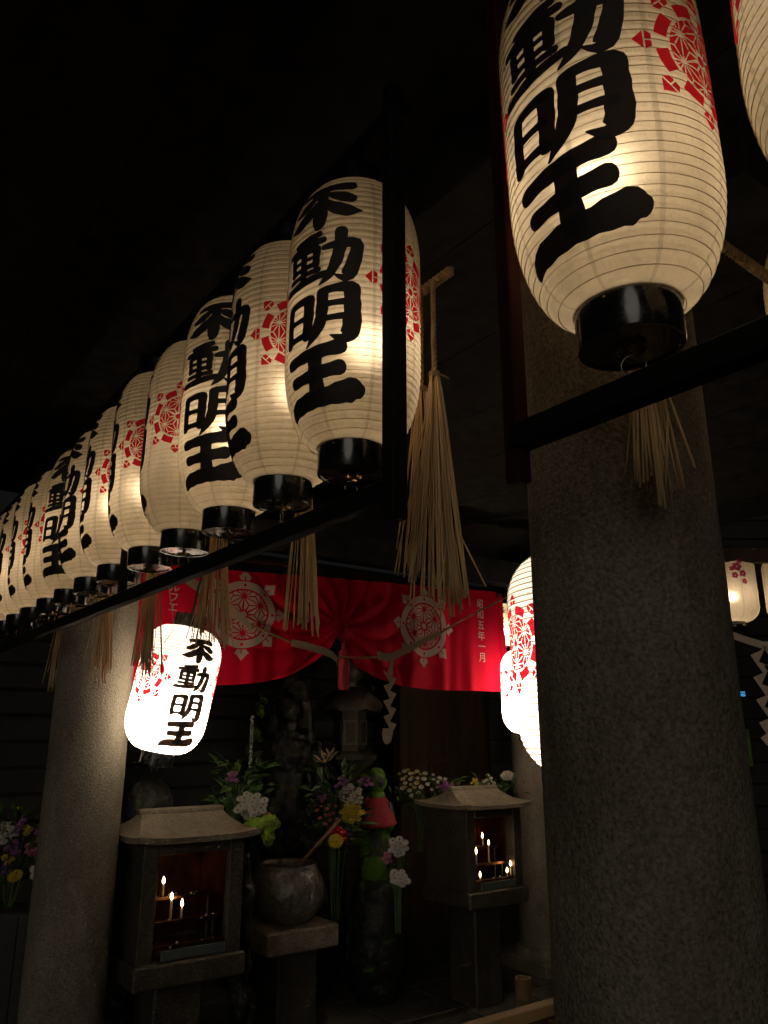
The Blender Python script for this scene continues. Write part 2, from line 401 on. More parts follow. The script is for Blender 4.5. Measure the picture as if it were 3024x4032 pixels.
# ---- brush lettering: every stroke is a tapering ribbon, x 0..14, y 0..10, with a half width
GLYPH = {
 'fu': [[(2.0, 8.7, .5), (5, 9.1, .7), (9, 9.2, .75), (12.3, 9.1, .9)],
        [(6.4, 8.6, .4), (5.0, 7.2, .75), (3.2, 6.0, .85), (1.5, 5.4, .45)],
        [(8.2, 7.6, .35), (10, 6.7, .85), (12.4, 5.7, .8)],
        [(7.2, 8.8, .75), (7.1, 5, .95), (7.0, 1.4, 1.0), (6.8, .3, .55)],
        [(7.0, 6.3, .6), (5, 4.1, .95), (2.6, 2.6, .95), (.2, 2.3, .12)],
        [(7.2, 6.1, .5), (9.2, 4.3, .85), (11.6, 3.0, 1.0), (14.0, 2.9, .10)]],
 'do': [[(2.2, 9.3, .35), (5, 9.5, .55), (7.2, 9.9, .5)],
        [(.3, 8.1, .4), (4, 8.3, .55), (8.0, 8.5, .5)],
        [(1.6, 7.1, .5), (1.7, 3.9, .55)], [(1.4, 7.0, .42), (4, 7.1, .42), (6.9, 7.1, .5)],
        [(6.8, 7.1, .55), (6.6, 3.9, .55)], [(1.6, 5.5, .3), (6.7, 5.6, .3)], [(1.7, 4.0, .36), (6.7, 4.1, .36)],
        [(4.2, 9.4, .5), (4.2, 1.2, .6)], [(1.0, 2.5, .36), (7.2, 2.8, .42)],
        [(.0, .8, .5), (4, 1.1, .6), (8.3, 1.7, .5)],
        [(8.0, 6.8, .4), (10, 7.1, .65), (12.6, 7.3, .8), (13.3, 6.7, .75), (12.9, 4, .85), (12.2, 1.5, .95), (11.4, .3, .65), (9.9, 1.2, .12)],
        [(10.8, 9.8, .75), (10.7, 7, .8), (10, 3.5, .75), (8.7, .9, .55), (7.4, -.3, .12)]],
 'myo': [[(1.4, 8.2, .65), (1.2, 5, .7), (1.2, 1.0, .65)], [(1.2, 8.1, .55), (3.5, 8.4, .58), (5.6, 8.5, .62)],
         [(5.6, 8.4, .8), (5.5, 5, .8), (5.3, 1.2, .7)], [(1.4, 4.9, .42), (5.3, 5.0, .42)], [(1.3, 1.6, .5), (5.3, 1.8, .5)],
         [(8.0, 9.2, .75), (7.9, 5, .8), (7.2, 2, .75), (5.4, -.8, .15)], [(7.9, 9.2, .55), (10, 9.5, .65), (12.6, 9.6, .8)],
         [(12.6, 9.4, .95), (12.7, 5, 1.0), (12.5, 1.4, 1.1), (11.4, -.1, .75), (9.4, .7, .10)],
         [(8.0, 6.6, .45), (12.5, 6.8, .48)], [(7.8, 3.9, .45), (12.4, 4.1, .48)]],
 'o': [[(1.6, 8.2, .8), (6, 8.8, .9), (11.0, 9.4, 1.05)], [(6.8, 8.8, .95), (6.8, 1.5, 1.1)],
       [(2.1, 4.7, .75), (6, 5.1, .8), (10.9, 5.8, 1.0)],
       [(-.7, -.7, .35), (1.0, .5, .95), (5, 1.1, 1.1), (9, 1.4, 1.15), (12.6, 2.0, 1.5), (14.0, 1.8, 1.0)]],
}
def spline(pts, n):
    out = []
    P = [pts[0]] + list(pts) + [pts[-1]]
    segs = len(pts) - 1
    for s_ in range(segs):
        p0, p1, p2, p3 = P[s_], P[s_ + 1], P[s_ + 2], P[s_ + 3]
        m = max(2, n // segs)
        for k in range(m + (1 if s_ == segs - 1 else 0)):
            t = k / m
            out.append(tuple(.5 * ((2 * b) + (-a + c) * t + (2 * a - 5 * b + 4 * c - d) * t * t + (-a + 3 * b - 3 * c + d) * t ** 3) for a, b, c, d in zip(p0, p1, p2, p3)))
    return out
def glyph_quads(strokes, seed=0):
    """each stroke as rows of 5 points across, ends rounded like a loaded brush"""
    rows_all = []
    rnd = random.Random(seed)
    for st in strokes:
        sp = spline(st, 18)
        # arc length
        rows = []; L = [0]
        for a, b in zip(sp, sp[1:]): L.append(L[-1] + math.hypot(b[0] - a[0], b[1] - a[1]))
        T = L[-1]
        for i, (x, y, hw) in enumerate(sp):
            j0, j1 = max(i - 1, 0), min(i + 1, len(sp) - 1)
            dx, dy = sp[j1][0] - sp[j0][0], sp[j1][1] - sp[j0][1]; q = math.hypot(dx, dy) or 1
            nx, ny = -dy / q, dx / q
            hw = max(hw * 1.32, .06) * (1 + .05 * math.sin(L[i] * 2.3 + rnd.random() * .6))
            rows.append((x, y, nx, ny, hw))
        # rounded caps
        def cap(row, sgn):
            x, y, nx, ny, hw = row; tx, ty = ny, -nx
            return [(x + sgn * tx * hw * .75 * math.sin(a), y + sgn * ty * hw * .75 * math.sin(a), nx, ny, hw * math.cos(a)) for a in (R(80), R(60), R(35))]
        rows = cap(rows[0], -1) + rows + list(reversed(cap(rows[-1], 1)))
        rows_all.append([[(x + nx * hw * c, y + ny * hw * c) for c in (-1, -.5, 0, .5, 1)] for x, y, nx, ny, hw in rows])
    return rows_all
WORDS = ('fu', 'do', 'myo', 'o')
def lettering_meshes(surf, sx, sy, ztop, pitch, m, off=.0016):
    """surf(arc, z, off) -> point on the lantern; one mesh for each character"""
    out = []
    for wi, ch in enumerate(WORDS):
        mb = MB(); z0 = ztop - pitch * (wi + 1) + pitch * .06
        for si, rows in enumerate(glyph_quads(GLYPH[ch], wi)):
            vs = []; fs = []
            for r_ in rows:
                for (x, y) in r_: vs.append(surf((x - 7) * sx, z0 + y * sy, off + si * .00012))
            for k in range(len(rows) - 1):
                for c in range(4):
                    i = k * 5 + c; fs.append((i, i + 1, i + 6, i + 5))
            mb.add(vs, fs)
        out.append(mb.mesh('character', m, True))
    return out

# ---- wheel crest: hemp leaf pattern in a ring with eight spear-shaped knobs
def clip_circle(poly, r, n=36):
    for k in range(n):
        a = 2 * math.pi * (k + .5) / n; nx, ny = math.cos(a), math.sin(a); lim = r * math.cos(math.pi / n)
        out = []
        for i in range(len(poly)):
            p, q = poly[i], poly[(i + 1) % len(poly)]
            dp, dq = p[0] * nx + p[1] * ny - lim, q[0] * nx + q[1] * ny - lim
            if dp <= 0: out.append(p)
            if dp * dq < 0:
                t = dp / (dp - dq); out.append((p[0] + (q[0] - p[0]) * t, p[1] + (q[1] - p[1]) * t))
        poly = out
        if len(poly) < 3: return []
    return poly
def inset(poly, d):
    """shrink a convex polygon"""
    n = len(poly); A = sum(poly[i][0] * poly[(i + 1) % n][1] - poly[(i + 1) % n][0] * poly[i][1] for i in range(n))
    if A < 0: poly = poly[::-1]
    out = list(poly)
    for i in range(n):
        a, b = poly[i], poly[(i + 1) % n]; ex, ey = b[0] - a[0], b[1] - a[1]; l = math.hypot(ex, ey)
        if l < 1e-9: continue
        nx, ny = -ey / l, ex / l; lim = a[0] * nx + a[1] * ny + d
        res = []
        for k in range(len(out)):
            p, q = out[k], out[(k + 1) % len(out)]
            dp, dq = p[0] * nx + p[1] * ny - lim, q[0] * nx + q[1] * ny - lim
            if dp >= 0: res.append(p)
            if dp * dq < 0:
                t = dp / (dp - dq); res.append((p[0] + (q[0] - p[0]) * t, p[1] + (q[1] - p[1]) * t))
        out = res
        if len(out) < 3: return []
    return out
def crest_polys(gap=.016, ringdots=True, ytip=True):
    P = []
    P.append([(.075 * math.cos(2 * math.pi * k / 16), .075 * math.sin(2 * math.pi * k / 16)) for k in range(16)])
    Rd = .56; a = .43
    e1 = (0, a); e2 = (a * math.sin(R(60)), a * math.cos(R(60)))
    pt = lambda i, j: (e1[0] * i + e2[0] * j, e1[1] * i + e2[1] * j)
    hole = .10
    for i in range(-3, 4):
        for j in range(-3, 4):
            for tri in ((pt(i, j), pt(i + 1, j), pt(i, j + 1)), (pt(i + 1, j), pt(i + 1, j + 1), pt(i, j + 1))):
                c = (sum(p[0] for p in tri) / 3, sum(p[1] for p in tri) / 3)
                for k in range(3):
                    cell = inset([tri[k], tri[(k + 1) % 3], c], gap * .62)
                    if not cell: continue
                    # keep the hub clear
                    cell2 = []
                    for p in cell:
                        q = math.hypot(*p)
                        cell2.append((p[0] * hole / q, p[1] * hole / q) if 1e-6 < q < hole else p)
                    cell = clip_circle(cell2, Rd)
                    if cell: P.append(cell)
    # ring, broken at the eight spokes by round bosses
    r0, r1 = .60, .775
    for s_ in range(8):
        a0 = math.pi / 4 * s_ + (R(7.5) if ringdots else 0); a1 = math.pi / 4 * (s_ + 1) - (R(7.5) if ringdots else 0); N = 8
        for k in range(N):
            b0 = a0 + (a1 - a0) * k / N; b1 = a0 + (a1 - a0) * (k + 1) / N
            e0 = .035 if (ringdots and k == 0) else 0; e2_ = .035 if (ringdots and k == N - 1) else 0
            P.append([(r0 * math.cos(b0), r0 * math.sin(b0)), (r1 * math.cos(b0 + e0), r1 * math.sin(b0 + e0)),
                      (r1 * math.cos(b1 - e2_), r1 * math.sin(b1 - e2_)), (r0 * math.cos(b1), r0 * math.sin(b1))])
    for s_ in range(8):
        th = math.pi / 4 * s_
        def rot(p): return (p[0] * math.cos(th) - p[1] * math.sin(th), p[0] * math.sin(th) + p[1] * math.cos(th))
        # pentagonal head: base, shoulders, point
        b = [(.795, -.10), (.795, .10), (.90, .165), (1.06, 0), (.90, -.165)]
        if ytip:
            c = (.90, 0)
            for cell in ([b[1], b[2], c, (.795, 0)], [b[0], (.795, 0), c, b[4]], [b[2], b[3], b[4], c]):
                q = inset(cell, .011)
                if q: P.append([rot(p) for p in q])
        else:
            for cell in ([b[1], b[2], (.9, .012), (.80, .012)], [b[0], (.80, -.012), (.9, -.012), b[4]], [(.901, -.128), (.901, .128), b[3]]):
                P.append([rot(p) for p in cell])
    return P
def crest_mesh(name, surf, rad, zc, m, polys, off=.0014):
    mb = MB()
    for k, poly in enumerate(polys):
        n = len(poly); cxp = (sum(p[0] for p in poly) / n, sum(p[1] for p in poly) / n)
        vs = [surf(cxp[0] * rad, zc + cxp[1] * rad, off)]
        ring = []
        for i in range(n):
            a, b = poly[i], poly[(i + 1) % n]; l = math.hypot(b[0] - a[0], b[1] - a[1]); q = max(1, int(l / .09))
            for t in range(q): ring.append((a[0] + (b[0] - a[0]) * t / q, a[1] + (b[1] - a[1]) * t / q))
        for (x, y) in ring: vs.append(surf(x * rad, zc + y * rad, off))
        M_ = len(ring)
        mb.add(vs, [(0, 1 + i, 1 + (i + 1) % M_) for i in range(M_)])
    return mb.mesh(name, m, True)

def surf_factory(az, Rb, Rc, H, hb):
    def surf(arc, z, off):
        z = min(max(z, .001), H - .001)
        a = az - arc / Rb if False else az + arc / Rb
        r = prof_r(z, Rb, Rc, H, hb) + off
        return (r * math.cos(a), r * math.sin(a), z)
    return surf

TURNS = 41
ME = {}
ME['paper'] = paper_mesh('paper_shade', LR, LC, LH, .22, TURNS, MT['washi'])
ME['rib'] = rib_mesh('bamboo_rib', LR, LC, LH, .22, TURNS, MT['bamboo_rib'])
s0 = surf_factory(-math.pi / 2, LR, LC, LH, .22)      # lettering faces local -Y
ME['letters'] = lettering_meshes(s0, .0156, .0138, .655, .1505, MT['ink'])
CP = crest_polys()
ME['crestR'] = crest_mesh('crest', surf_factory(-math.pi / 2 + R(84), LR, LC, LH, .22), .128, .375, MT['red_ink'], CP)
ME['crestL'] = crest_mesh('crest', surf_factory(-math.pi / 2 - R(84), LR, LC, LH, .22), .128, .375, MT['red_ink'], CP)
CH = .066
cap_b = MB(); cap_b.lathe([(LC - .012, -.001), (LC + .0015, .012), (LC + .003, .010), (LC + .003, -CH + .003), (LC + .0015, -CH), (LC - .004, -CH + .0005), (LC - .006, -CH + .004), (.001, -CH + .004)], 56, cap=False)
ME['cap_bottom'] = cap_b.mesh('bottom_collar', MT['lacquer'], True); ME['cap_bottom'].set_sharp_from_angle(angle=R(35))
cap_t = MB(); cap_t.lathe([(LC - .012, LH + .001), (LC + .003, LH - .010), (LC + .003, LH + CH), (LC - .01, LH + CH + .001), (LC - .012, LH + .02), (.002, LH + .02)], 56, cap=False)
ME['cap_top'] = cap_t.mesh('top_collar', MT['lacquer'], True); ME['cap_top'].set_sharp_from_angle(angle=R(35))
# chrysanthemum boss under the collar, with a swinging ring
fl = MB()
for k in range(16):
    a = 2 * math.pi * k / 16; d = Vector((math.cos(a), math.sin(a), 0)); s_ = Vector((-math.sin(a), math.cos(a), 0))
    z = -CH - .001
    fl.add([d * .006 + Vector((0, 0, z - .006)), d * .022 + s_ * .0038 + Vector((0, 0, z - .003)), d * .026 + Vector((0, 0, z - .0005)), d * .022 - s_ * .0038 + Vector((0, 0, z - .003)), d * .02 + Vector((0, 0, z - .0065))],
           [(0, 4, 1), (4, 2, 1), (4, 3, 2), (0, 3, 4)])
fl.lathe([(.007, -CH + .004), (.007, -CH - .008), (.004, -CH - .012)], 12)
ME['boss'] = fl.mesh('flower_boss', MT['brass'])
rg = MB()
rp = [Vector((.019 * math.sin(2 * math.pi * k / 24), 0, -CH - .030 + .019 * math.cos(2 * math.pi * k / 24))) for k in range(25)]
rg.tube(rp, .0016, 6)
ME['ring'] = rg.mesh('pull_ring', MT['ring_metal'], True)
nl = MB()
nl.ellipsoid((LC + .004, 0, -.008), (.0025, .0025, .0025), 8, 6)
ME['nail'] = nl.mesh('collar_nail', MT['brass'], True)
hk = MB().tube([(0, 0, LH + CH - .02), (0, 0, LH + CH + .06)], .0025, 6); hk.tube([(-LC, 0, LH + CH - .004), (LC, 0, LH + CH - .004)], .004, 6)
ME['hook'] = hk.mesh('hanging_hook', MT['iron'])

def row_lantern(v, u, yaw, power, label, ring_yaw, bulb=(0, 0, .30), dz=0.0, letters=True, tilt=(0, 0)):
    base = W(v, u, .607 + CH + dz)        # bottom edge of the paper
    t = thing('paper_lantern', base, label, 'lantern', 'large paper lanterns hanging in a row')
    t.rotation_euler = (tilt[0], tilt[1], yaw)
    obj('paper_shade', ME['paper'], None, t); obj('bamboo_rib', ME['rib'], None, t)
    for cm in ME['letters']: obj('character', cm, None, t)
    obj('crest', ME['crestR'], None, t); obj('crest', ME['crestL'], None, t)
    cb = obj('bottom_collar', ME['cap_bottom'], None, t)
    obj('flower_boss', ME['boss'], None, cb); 
    for a in (30, 150, 270): obj('collar_nail', ME['nail'], None, cb).rotation_euler = (0, 0, R(a))
    r_ = obj('pull_ring', ME['ring'], None, cb); r_.rotation_euler = (0, 0, ring_yaw)
    ct = obj('top_collar', ME['cap_top'], None, t); obj('hanging_hook', ME['hook'], None, ct)
    ld = bpy.data.lights.new('lantern_bulb', 'POINT'); ld.energy = power; ld.color = (1.0, .81, .59); ld.shadow_soft_size = .05
    lo = bpy.data.objects.new('lantern_bulb', ld); C.objects.link(lo); lo.parent = t
    # the bulb hangs a little off centre
    lo.location = Matrix.Rotation(-yaw, 3, 'Z') @ Vector(bulb)
    return t

ROW_V = 1.003; T0, T1, DU, GU = .684, 1.499, .3465, .0385
def lat(i):
    if i <= 0: return T0 + i * .42
    return T1 + (i - 1) * DU + (GU if i >= 6 else 0) + (GU if i >= 11 else 0)
# facing: angle of the lettering away from the direction to the camera, positive to the right
FACE = {-3: -20, -2: -60, -1: -152, 0: -22, 1: -31, 2: -77, 3: -27, 4: -104, 5: -96, 6: -88, 7: -75, 8: -34, 9: -90, 10: -93, 11: -90, 12: -88}
LBL = {  # the first two are unseen lanterns added to light the near side
 -3: 'added paper lantern out of view, third past the huge one, for its light',
 -2: 'added paper lantern out of view, second past the huge one, for its light',
 -1: 'largest looking paper lantern, mostly cut off, with a sliver of red crest',
 0: 'huge cream paper lantern with black brush lettering hanging before the broad stone pillar',
 1: 'cream paper lantern with full black lettering partly hidden behind the black upright post',
 2: 'cream paper lantern showing its red wheel crest, next to the lantern behind the black post',
 3: 'cream paper lantern with full black lettering between two lanterns that show red wheel crests',
 4: 'cream paper lantern with a whole red wheel crest and glinting white collar bottom',
 5: 'cream paper lantern with red wheel crest half covered by a lantern with a whole crest',
 6: 'cream paper lantern just past the thin rack post, edge of a red crest showing',
 7: 'paper lantern showing only the right half of its lettering, before the fully lettered small one',
 8: 'small looking paper lantern with full lettering far along the row',
 9: 'paper lantern with half its lettering, next past the small fully lettered one',
 10: 'paper lantern with a red crest sliver, second past the small fully lettered one',
 11: 'farthest paper lantern of the row that still shows a lettering edge',
 12: 'last paper lantern at the far end of the row, only a cream edge showing'}
rb = random.Random(3)
for i in range(-3, 13):
    p = W(ROW_V, lat(i)); to_cam = math.atan2(-p.y, -p.x)
    yaw = to_cam + math.pi / 2 + R(FACE[i])
    b = {0: (-.02, .0, .25), 1: (.035, -.01, .27), 2: (.03, -.02, .26), 3: (.0, -.02, .26), 6: (-.02, -.02, .27)}.get(i, (rb.uniform(-.03, .05), rb.uniform(-.02, .02), rb.uniform(.24, .31)))
    o_ = row_lantern(ROW_V, lat(i), yaw, 1.8 * rb.uniform(.85, 1.15), LBL[i], R(rb.uniform(0, 180)), b, rb.uniform(-.004, .004))
    o_.rotation_euler = (Matrix.Rotation(R(rb.uniform(-1.3, 1.3)), 3, 'X') @ Matrix.Rotation(R(rb.uniform(-1.3, 1.3)), 3, 'Y') @ Matrix.Rotation(yaw, 3, 'Z')).to_euler()
    if i == 0:
        o_.rotation_euler = (Matrix.Rotation(R(-1.5), 3, 'Y') @ Matrix.Rotation(R(.6), 3, 'X') @ Matrix.Rotation(yaw, 3, 'Z')).to_euler()
    o_.scale = (1.035, 1.035, 1.0) if i == 0 else (rb.uniform(.985, 1.015), rb.uniform(.985, 1.015), rb.uniform(.985, 1.02))

p = W(2.12, .79); row_lantern(2.12, .79, math.atan2(-p.y, -p.x) + math.pi / 2 + R(95), 1.8, 'paper lantern on the pavilion side, only a sliver showing beyond the rope', 0, (0, 0, .27))

# ------------------------------------------------------------------ lantern rack: black rail in front of the row with uprights
RV = .965
def rack(u0, u1, posts, label):
    o = W(RV, u0, 0); t = thing('lantern_rack', (o.x, o.y, EYE + .43), label, 'rack', 'black timber lantern racks', AZ)
    L = u1 - u0
    obj('bottom_rail', MB().box((0, L / 2, .508 - .43), (.040, L, .046), bev=.003), MT['dark_wood'], t)
    obj('top_rail', MB().box((.04, L / 2, 1.535 - .43), (.05, L, .05), bev=.003), MT['dark_wood'], t)
    for (u, z0, z1, wd, m) in posts:
        obj('post', MB().box((.002, u - u0, (z0 + z1) / 2 - .43), (wd, wd, z1 - z0), bev=.003), MT[m], t)
    return t
rack(1.276, 6.2, [(1.276, .438, 1.58, .042, 'dark_wood'), (3.07, .533, 1.58, .030, 'dark_wood'), (4.85, .533, 1.58, .030, 'dark_wood')], 'long black timber rack under the far row of lanterns')
rack(-1.1, .914, [(.912, .425, 1.58, .034, 'red_wood')], 'black timber rack crossing the broad stone pillar')

# ------------------------------------------------------------------ straw rope with straw tassels behind the lanterns
def twist(path, rr, rs, turns_per_m, n=7, strands=3, step=.006):
    """twisted strands along a polyline"""
    out = []
    P = [Vector(p) for p in path]; D = [0]
    for a, b in zip(P, P[1:]): D.append(D[-1] + (b - a).length)
    T = D[-1]; N = max(8, int(T / step))
    def at(s_):
        for k in range(len(P) - 1):
            if s_ <= D[k + 1] or k == len(P) - 2:
                q = (s_ - D[k]) / max(1e-9, D[k + 1] - D[k]); return P[k].lerp(P[k + 1], q), (P[k + 1] - P[k]).normalized()
    for st in range(strands):
        pts = []
        for k in range(N + 1):
            s_ = T * k / N; c, t = at(s_)
            a = Vector((0, 0, 1)) - t * t.z
            a = a.normalized() if a.length > .05 else t.orthogonal().normalized()
            b = t.cross(a); ph = 2 * math.pi * (s_ * turns_per_m + st / strands)
            pts.append(c + (a * math.cos(ph) + b * math.sin(ph)) * rr)
        out.append(pts)
    return out
def rope_thing(name, path, rr, rs, tpm, label, cat='rope', m='rope_straw', step=.008):
    o = Vector(path[0])
    t = thing(name, o, label, cat)
    for pts in twist(path, rr, rs, tpm, step=step):
        obj('strand', MB().tube([p - o for p in pts], rs, 6), MT[m], t, smooth=True)
    return t
rope_thing('straw_rope', [W(1.20, 1.335, 1.17), W(1.20, 1.6, 1.165), W(1.20, 3.4, 1.15), W(1.20, 5.4, 1.17)], .0072, .0084, 20, 'thick twisted straw rope running behind the lantern row')
rope_thing('straw_rope', [W(1.195, .775, 1.172), W(1.40, .80, 1.172), W(1.66, .852, 1.17), W(2.3, .86, 1.15), W(4.4, .87, 1.17)], .0072, .0084, 20, 'thick twisted straw rope beside the huge lantern, running back from the broad pillar')

def tassel(u, ztop, zbot, n, label, v=1.19, spread=.055, seed=0, strays=2, lean=0.0, cord=True, fan=1.0):
    rnd = random.Random(seed); o = W(v, u, ztop)
    t = thing('straw_tassel', o, label, 'tassel', 'straw tassels hanging from the rope')
    L = ztop - zbot; mb = MB()
    clumps = [(rnd.uniform(0, 2 * math.pi), math.sqrt(rnd.random()), rnd.uniform(.86, 1.0)) for _ in range(9)]
    for k in range(n + strays):
        stray = k >= n
        ca, cq, cl = rnd.choice(clumps)
        a = ca + rnd.gauss(0, .30); q = min(1, max(0, cq + rnd.gauss(0, .13)))
        r0 = .012 * q; r1 = spread * (.12 + .88 * q) * fan
        ll = L * (cl + rnd.uniform(-.035, .02)) * (rnd.uniform(.80, .98) if stray else 1)
        if stray: r1 = spread * rnd.uniform(1.3, 2.1) * fan; a = rnd.choice((AZ + math.pi / 2, AZ - math.pi / 2)) + rnd.uniform(-.5, .5)
        d = Vector((math.cos(a), math.sin(a), 0)); pts = []
        wob = Vector((rnd.uniform(-1, 1), rnd.uniform(-1, 1), 0)) * rnd.uniform(.002, .007); ph = rnd.uniform(0, 6); pw = rnd.uniform(.8, 1.5)
        bend = rnd.uniform(.45, .9) if rnd.random() < .12 else None; bdir = Vector((rnd.uniform(-1, 1), rnd.uniform(-1, 1), .1)) * .05
        for j in range(9):
            f = j / 8
            p = d * (r0 + (r1 - r0) * f ** pw) + Vector((0, 0, -ll * f)) + UX * lean * f * L + wob * math.sin(f * 4 + ph) * min(1, f * 3)
            if bend and f > bend: p += bdir * (f - bend) / (1 - bend)
            pts.append(p)
        rr = rnd.uniform(.0015, .0029)
        mb.tube(pts, [rr * .8] + [rr] * 8, 5)
    s_ = obj('straw', mb, MT['straw'], t, smooth=True); s_['kind'] = 'stuff'
    bd = MB()
    bd.tube([Vector((.0125 * math.cos(x), .0125 * math.sin(x), .004 - .0016 * x / 6.28 * 3)) for x in [k * .5 for k in range(40)]], .0028, 5)
    bd.tube([(.012, 0, -.002), (.03, .004, -.008), (.038, .004, -.014)], .0026, 5)
    obj('binding', bd, MT['rope_straw'], t, smooth=True)
    if cord:
        h = 1.165 - ztop
        for pts in twist([(0, 0, -.005), (0, 0, h)], .0036, .0044, 22, step=.006):
            obj('cord_strand', MB().tube(pts, .0044, 5), MT['rope_straw'], t, smooth=True)
    return t
tassel(.785, .80, .385, 50, 'short straw tassel hanging before the broad stone pillar', v=1.19, seed=1, strays=2, spread=.046)
tassel(1.452, .875, .325, 46, 'long straw tassel almost touching the black upright post', seed=2, spread=.06)
tassel(1.398, .895, .262, 52, 'longest straw tassel on a thin twisted cord, with stray stalks, beside another long tassel', seed=3, spread=.075, strays=3)
tassel(2.05, .90, .270, 50, 'straw tassel hanging in front of the left wheel of the red curtain', seed=4, spread=.06)
tassel(2.69, .90, .300, 52, 'straw tassel reaching the top of the glaring white lantern', seed=5, spread=.075)
tassel(3.33, .90, .215, 54, 'straw tassel hanging between the lit stone pillar and the glaring white lantern', seed=6, spread=.075)
tassel(4.03, .90, .235, 40, 'thin straw tassel hanging before the lit stone pillar', seed=7, spread=.06)
tassel(4.82, .90, .165, 52, 'straw tassel at the dark edge of the lit stone pillar', seed=8, spread=.065)

# ------------------------------------------------------------------ brightly lit lanterns inside the pavilion
BR, BC, BH = .192, .076, .60
def bright_lantern(base, yaw, power, label, tilt, bulb=(0, 0, .2), rod=.5, scale=1.0, name='paper_lantern'):
    t = thing(name, base, label, 'lantern', 'glaring white lanterns under the pavilion roof')
    t.rotation_euler = (Matrix.Rotation(tilt, 3, 'Y') @ Matrix.Rotation(yaw, 3, 'Z')).to_euler(); t.scale = (scale,) * 3
    obj('paper_shade', ME['bpaper'], None, t); obj('bamboo_rib', ME['brib'], None, t)
    [obj('character', cm, None, t) for cm in ME['bletters']]; obj('crest', ME['bcrestL'], None, t); obj('crest', ME['bcrestR'], None, t)
    cb = obj('bottom_collar', ME['bcap'], None, t); obj('pull_ring', ME['bring'], None, cb)
    ct = obj('top_collar', ME['bcapt'], None, t)
    obj('hanging_rod', MB().tube([(0, 0, BH + .02), (0, 0, BH + rod)], .006, 6), MT['iron'], ct)
    ld = bpy.data.lights.new('lantern_bulb', 'POINT'); ld.energy = power; ld.color = (1.0, .87, .70); ld.shadow_soft_size = .04
    lo = bpy.data.objects.new('lantern_bulb', ld); C.objects.link(lo); lo.parent = t; lo.location = bulb
    return t
ME['bpaper'] = paper_mesh('paper_shade', BR, BC, BH, .15, 38, MT['washi_bright'], sag=.0028)
ME['brib'] = rib_mesh('bamboo_rib', BR, BC, BH, .15, 38, MT['bamboo_rib'], rad=.0014)
ME['bletters'] = lettering_meshes(surf_factory(-math.pi / 2, BR, BC, BH, .15), .0120, .0112, .552, .128, MT['ink'])
ME['bcrestL'] = crest_mesh('crest', surf_factory(-math.pi / 2 - R(72), BR, BC, BH, .15), .13, .345, MT['red_ink'], CP)
ME['bcrestR'] = crest_mesh('crest', surf_factory(-math.pi / 2 + R(72), BR, BC, BH, .15), .13, .345, MT['red_ink'], CP)
q = MB(); q.lathe([(BC - .012, .003), (BC + .003, .008), (BC + .003, -.06), (BC - .004, -.062), (.001, -.058)], 40, cap=False)
ME['bcap'] = q.mesh('bottom_collar', MT['lacquer'], True); ME['bcap'].set_sharp_from_angle(angle=R(35))
q = MB(); q.lathe([(BC - .012, BH), (BC + .003, BH - .008), (BC + .003, BH + .062), (BC - .008, BH + .063), (BC - .01, BH + .02), (.002, BH + .02)], 40, cap=False)
ME['bcapt'] = q.mesh('top_collar', MT['lacquer'], True); ME['bcapt'].set_sharp_from_angle(angle=R(35))
ME['bring'] = MB().tube([(.015 * math.sin(2 * math.pi * k / 20), 0, -.08 + .017 * math.cos(2 * math.pi * k / 20)) for k in range(21)], .0014, 5).mesh('pull_ring', MT['ring_metal'], True)

def face_cam(p, deg): return math.atan2(-p[1], -p[0]) + math.pi / 2 + R(deg)
pLA = X(-1.195, 4.30, -.095)
bright_lantern(pLA, face_cam(pLA, 24), 64, 'glaring white lantern with small black lettering hanging askew by the lit stone pillar', R(10), rod=.75, scale=1.11)
pRA = X(.612, 2.38, -.115)
bright_lantern(pRA, face_cam(pRA, 10), 24, 'glaring white ribbed lantern with red crest, half hidden behind the broad stone pillar', R(-2), rod=.8, scale=1.1)
pRB = X(1.100, 6.1, .0)
bright_lantern(pRB, face_cam(pRB, 12), 95, 'glaring white lantern peeping out low beside the broad pillar, past the curtain end', 0, rod=.8, scale=1.04)

# ------------------------------------------------------------------ red curtain
CV0, CV1, CU = 1.52, 4.46, 4.52
TIE_V, TIE_Z = 2.895, .69
def ctop(v): return 1.0 + .046 * (v - 2.0)
def cbot(v):
    lo = .262 + .018 * (v - 1.5)
    return lo + (TIE_Z - .05 - lo) * math.exp(-abs(v - TIE_V) / .23)
def cloth(v, b, off=0.0):
    """point of the cloth: v across, b from 0 at the pole to 1 at the hem"""
    zt, zb = ctop(v), cbot(v); z = zt + (zb - zt) * b
    dv, dz = v - TIE_V, z - TIE_Z
    rr = math.hypot(dv, dz); an = math.atan2(dz, dv)
    fall = math.exp(-(rr / .68) ** 2)
    s9 = math.sin(an * 8 + 1.3 * math.sin(rr * 6 + an)); fold = ((1 - 2 * abs(s9) ** .7) * .026 + math.sin(an * 19 + 5 * rr) * .007) * min(1, rr / .18) * fall
    pleat = (math.sin(v * 19 + 1.4 * math.sin(v * 5)) * .014 + math.sin(v * 43 + b * 2 + math.sin(v * 11)) * .006 + .012 * math.sin(v * 6.3 + b * 3)) * (.25 + .75 * b)
    drape = .02 * math.sin(b * 7 + dv * 6) * math.exp(-(abs(dv) - .45) ** 2 / .05) * b
    pull = -.05 * math.exp(-(rr / .25) ** 2)
    u = CU + fold + pleat + drape + pull - off
    return VX * v + UX * u + Vector((0, 0, z + EYE))
cur_o = W(CV0, CU, 0)
cur = thing('red_curtain', cur_o, 'red cloth curtain with two white wheel crests, gathered up in the middle', 'curtain')
mb = MB(); NX, NZ = 220, 60
vs = [cloth(CV0 + (CV1 - CV0) * i / NX, j / NZ) - cur_o for j in range(NZ + 1) for i in range(NX + 1)]
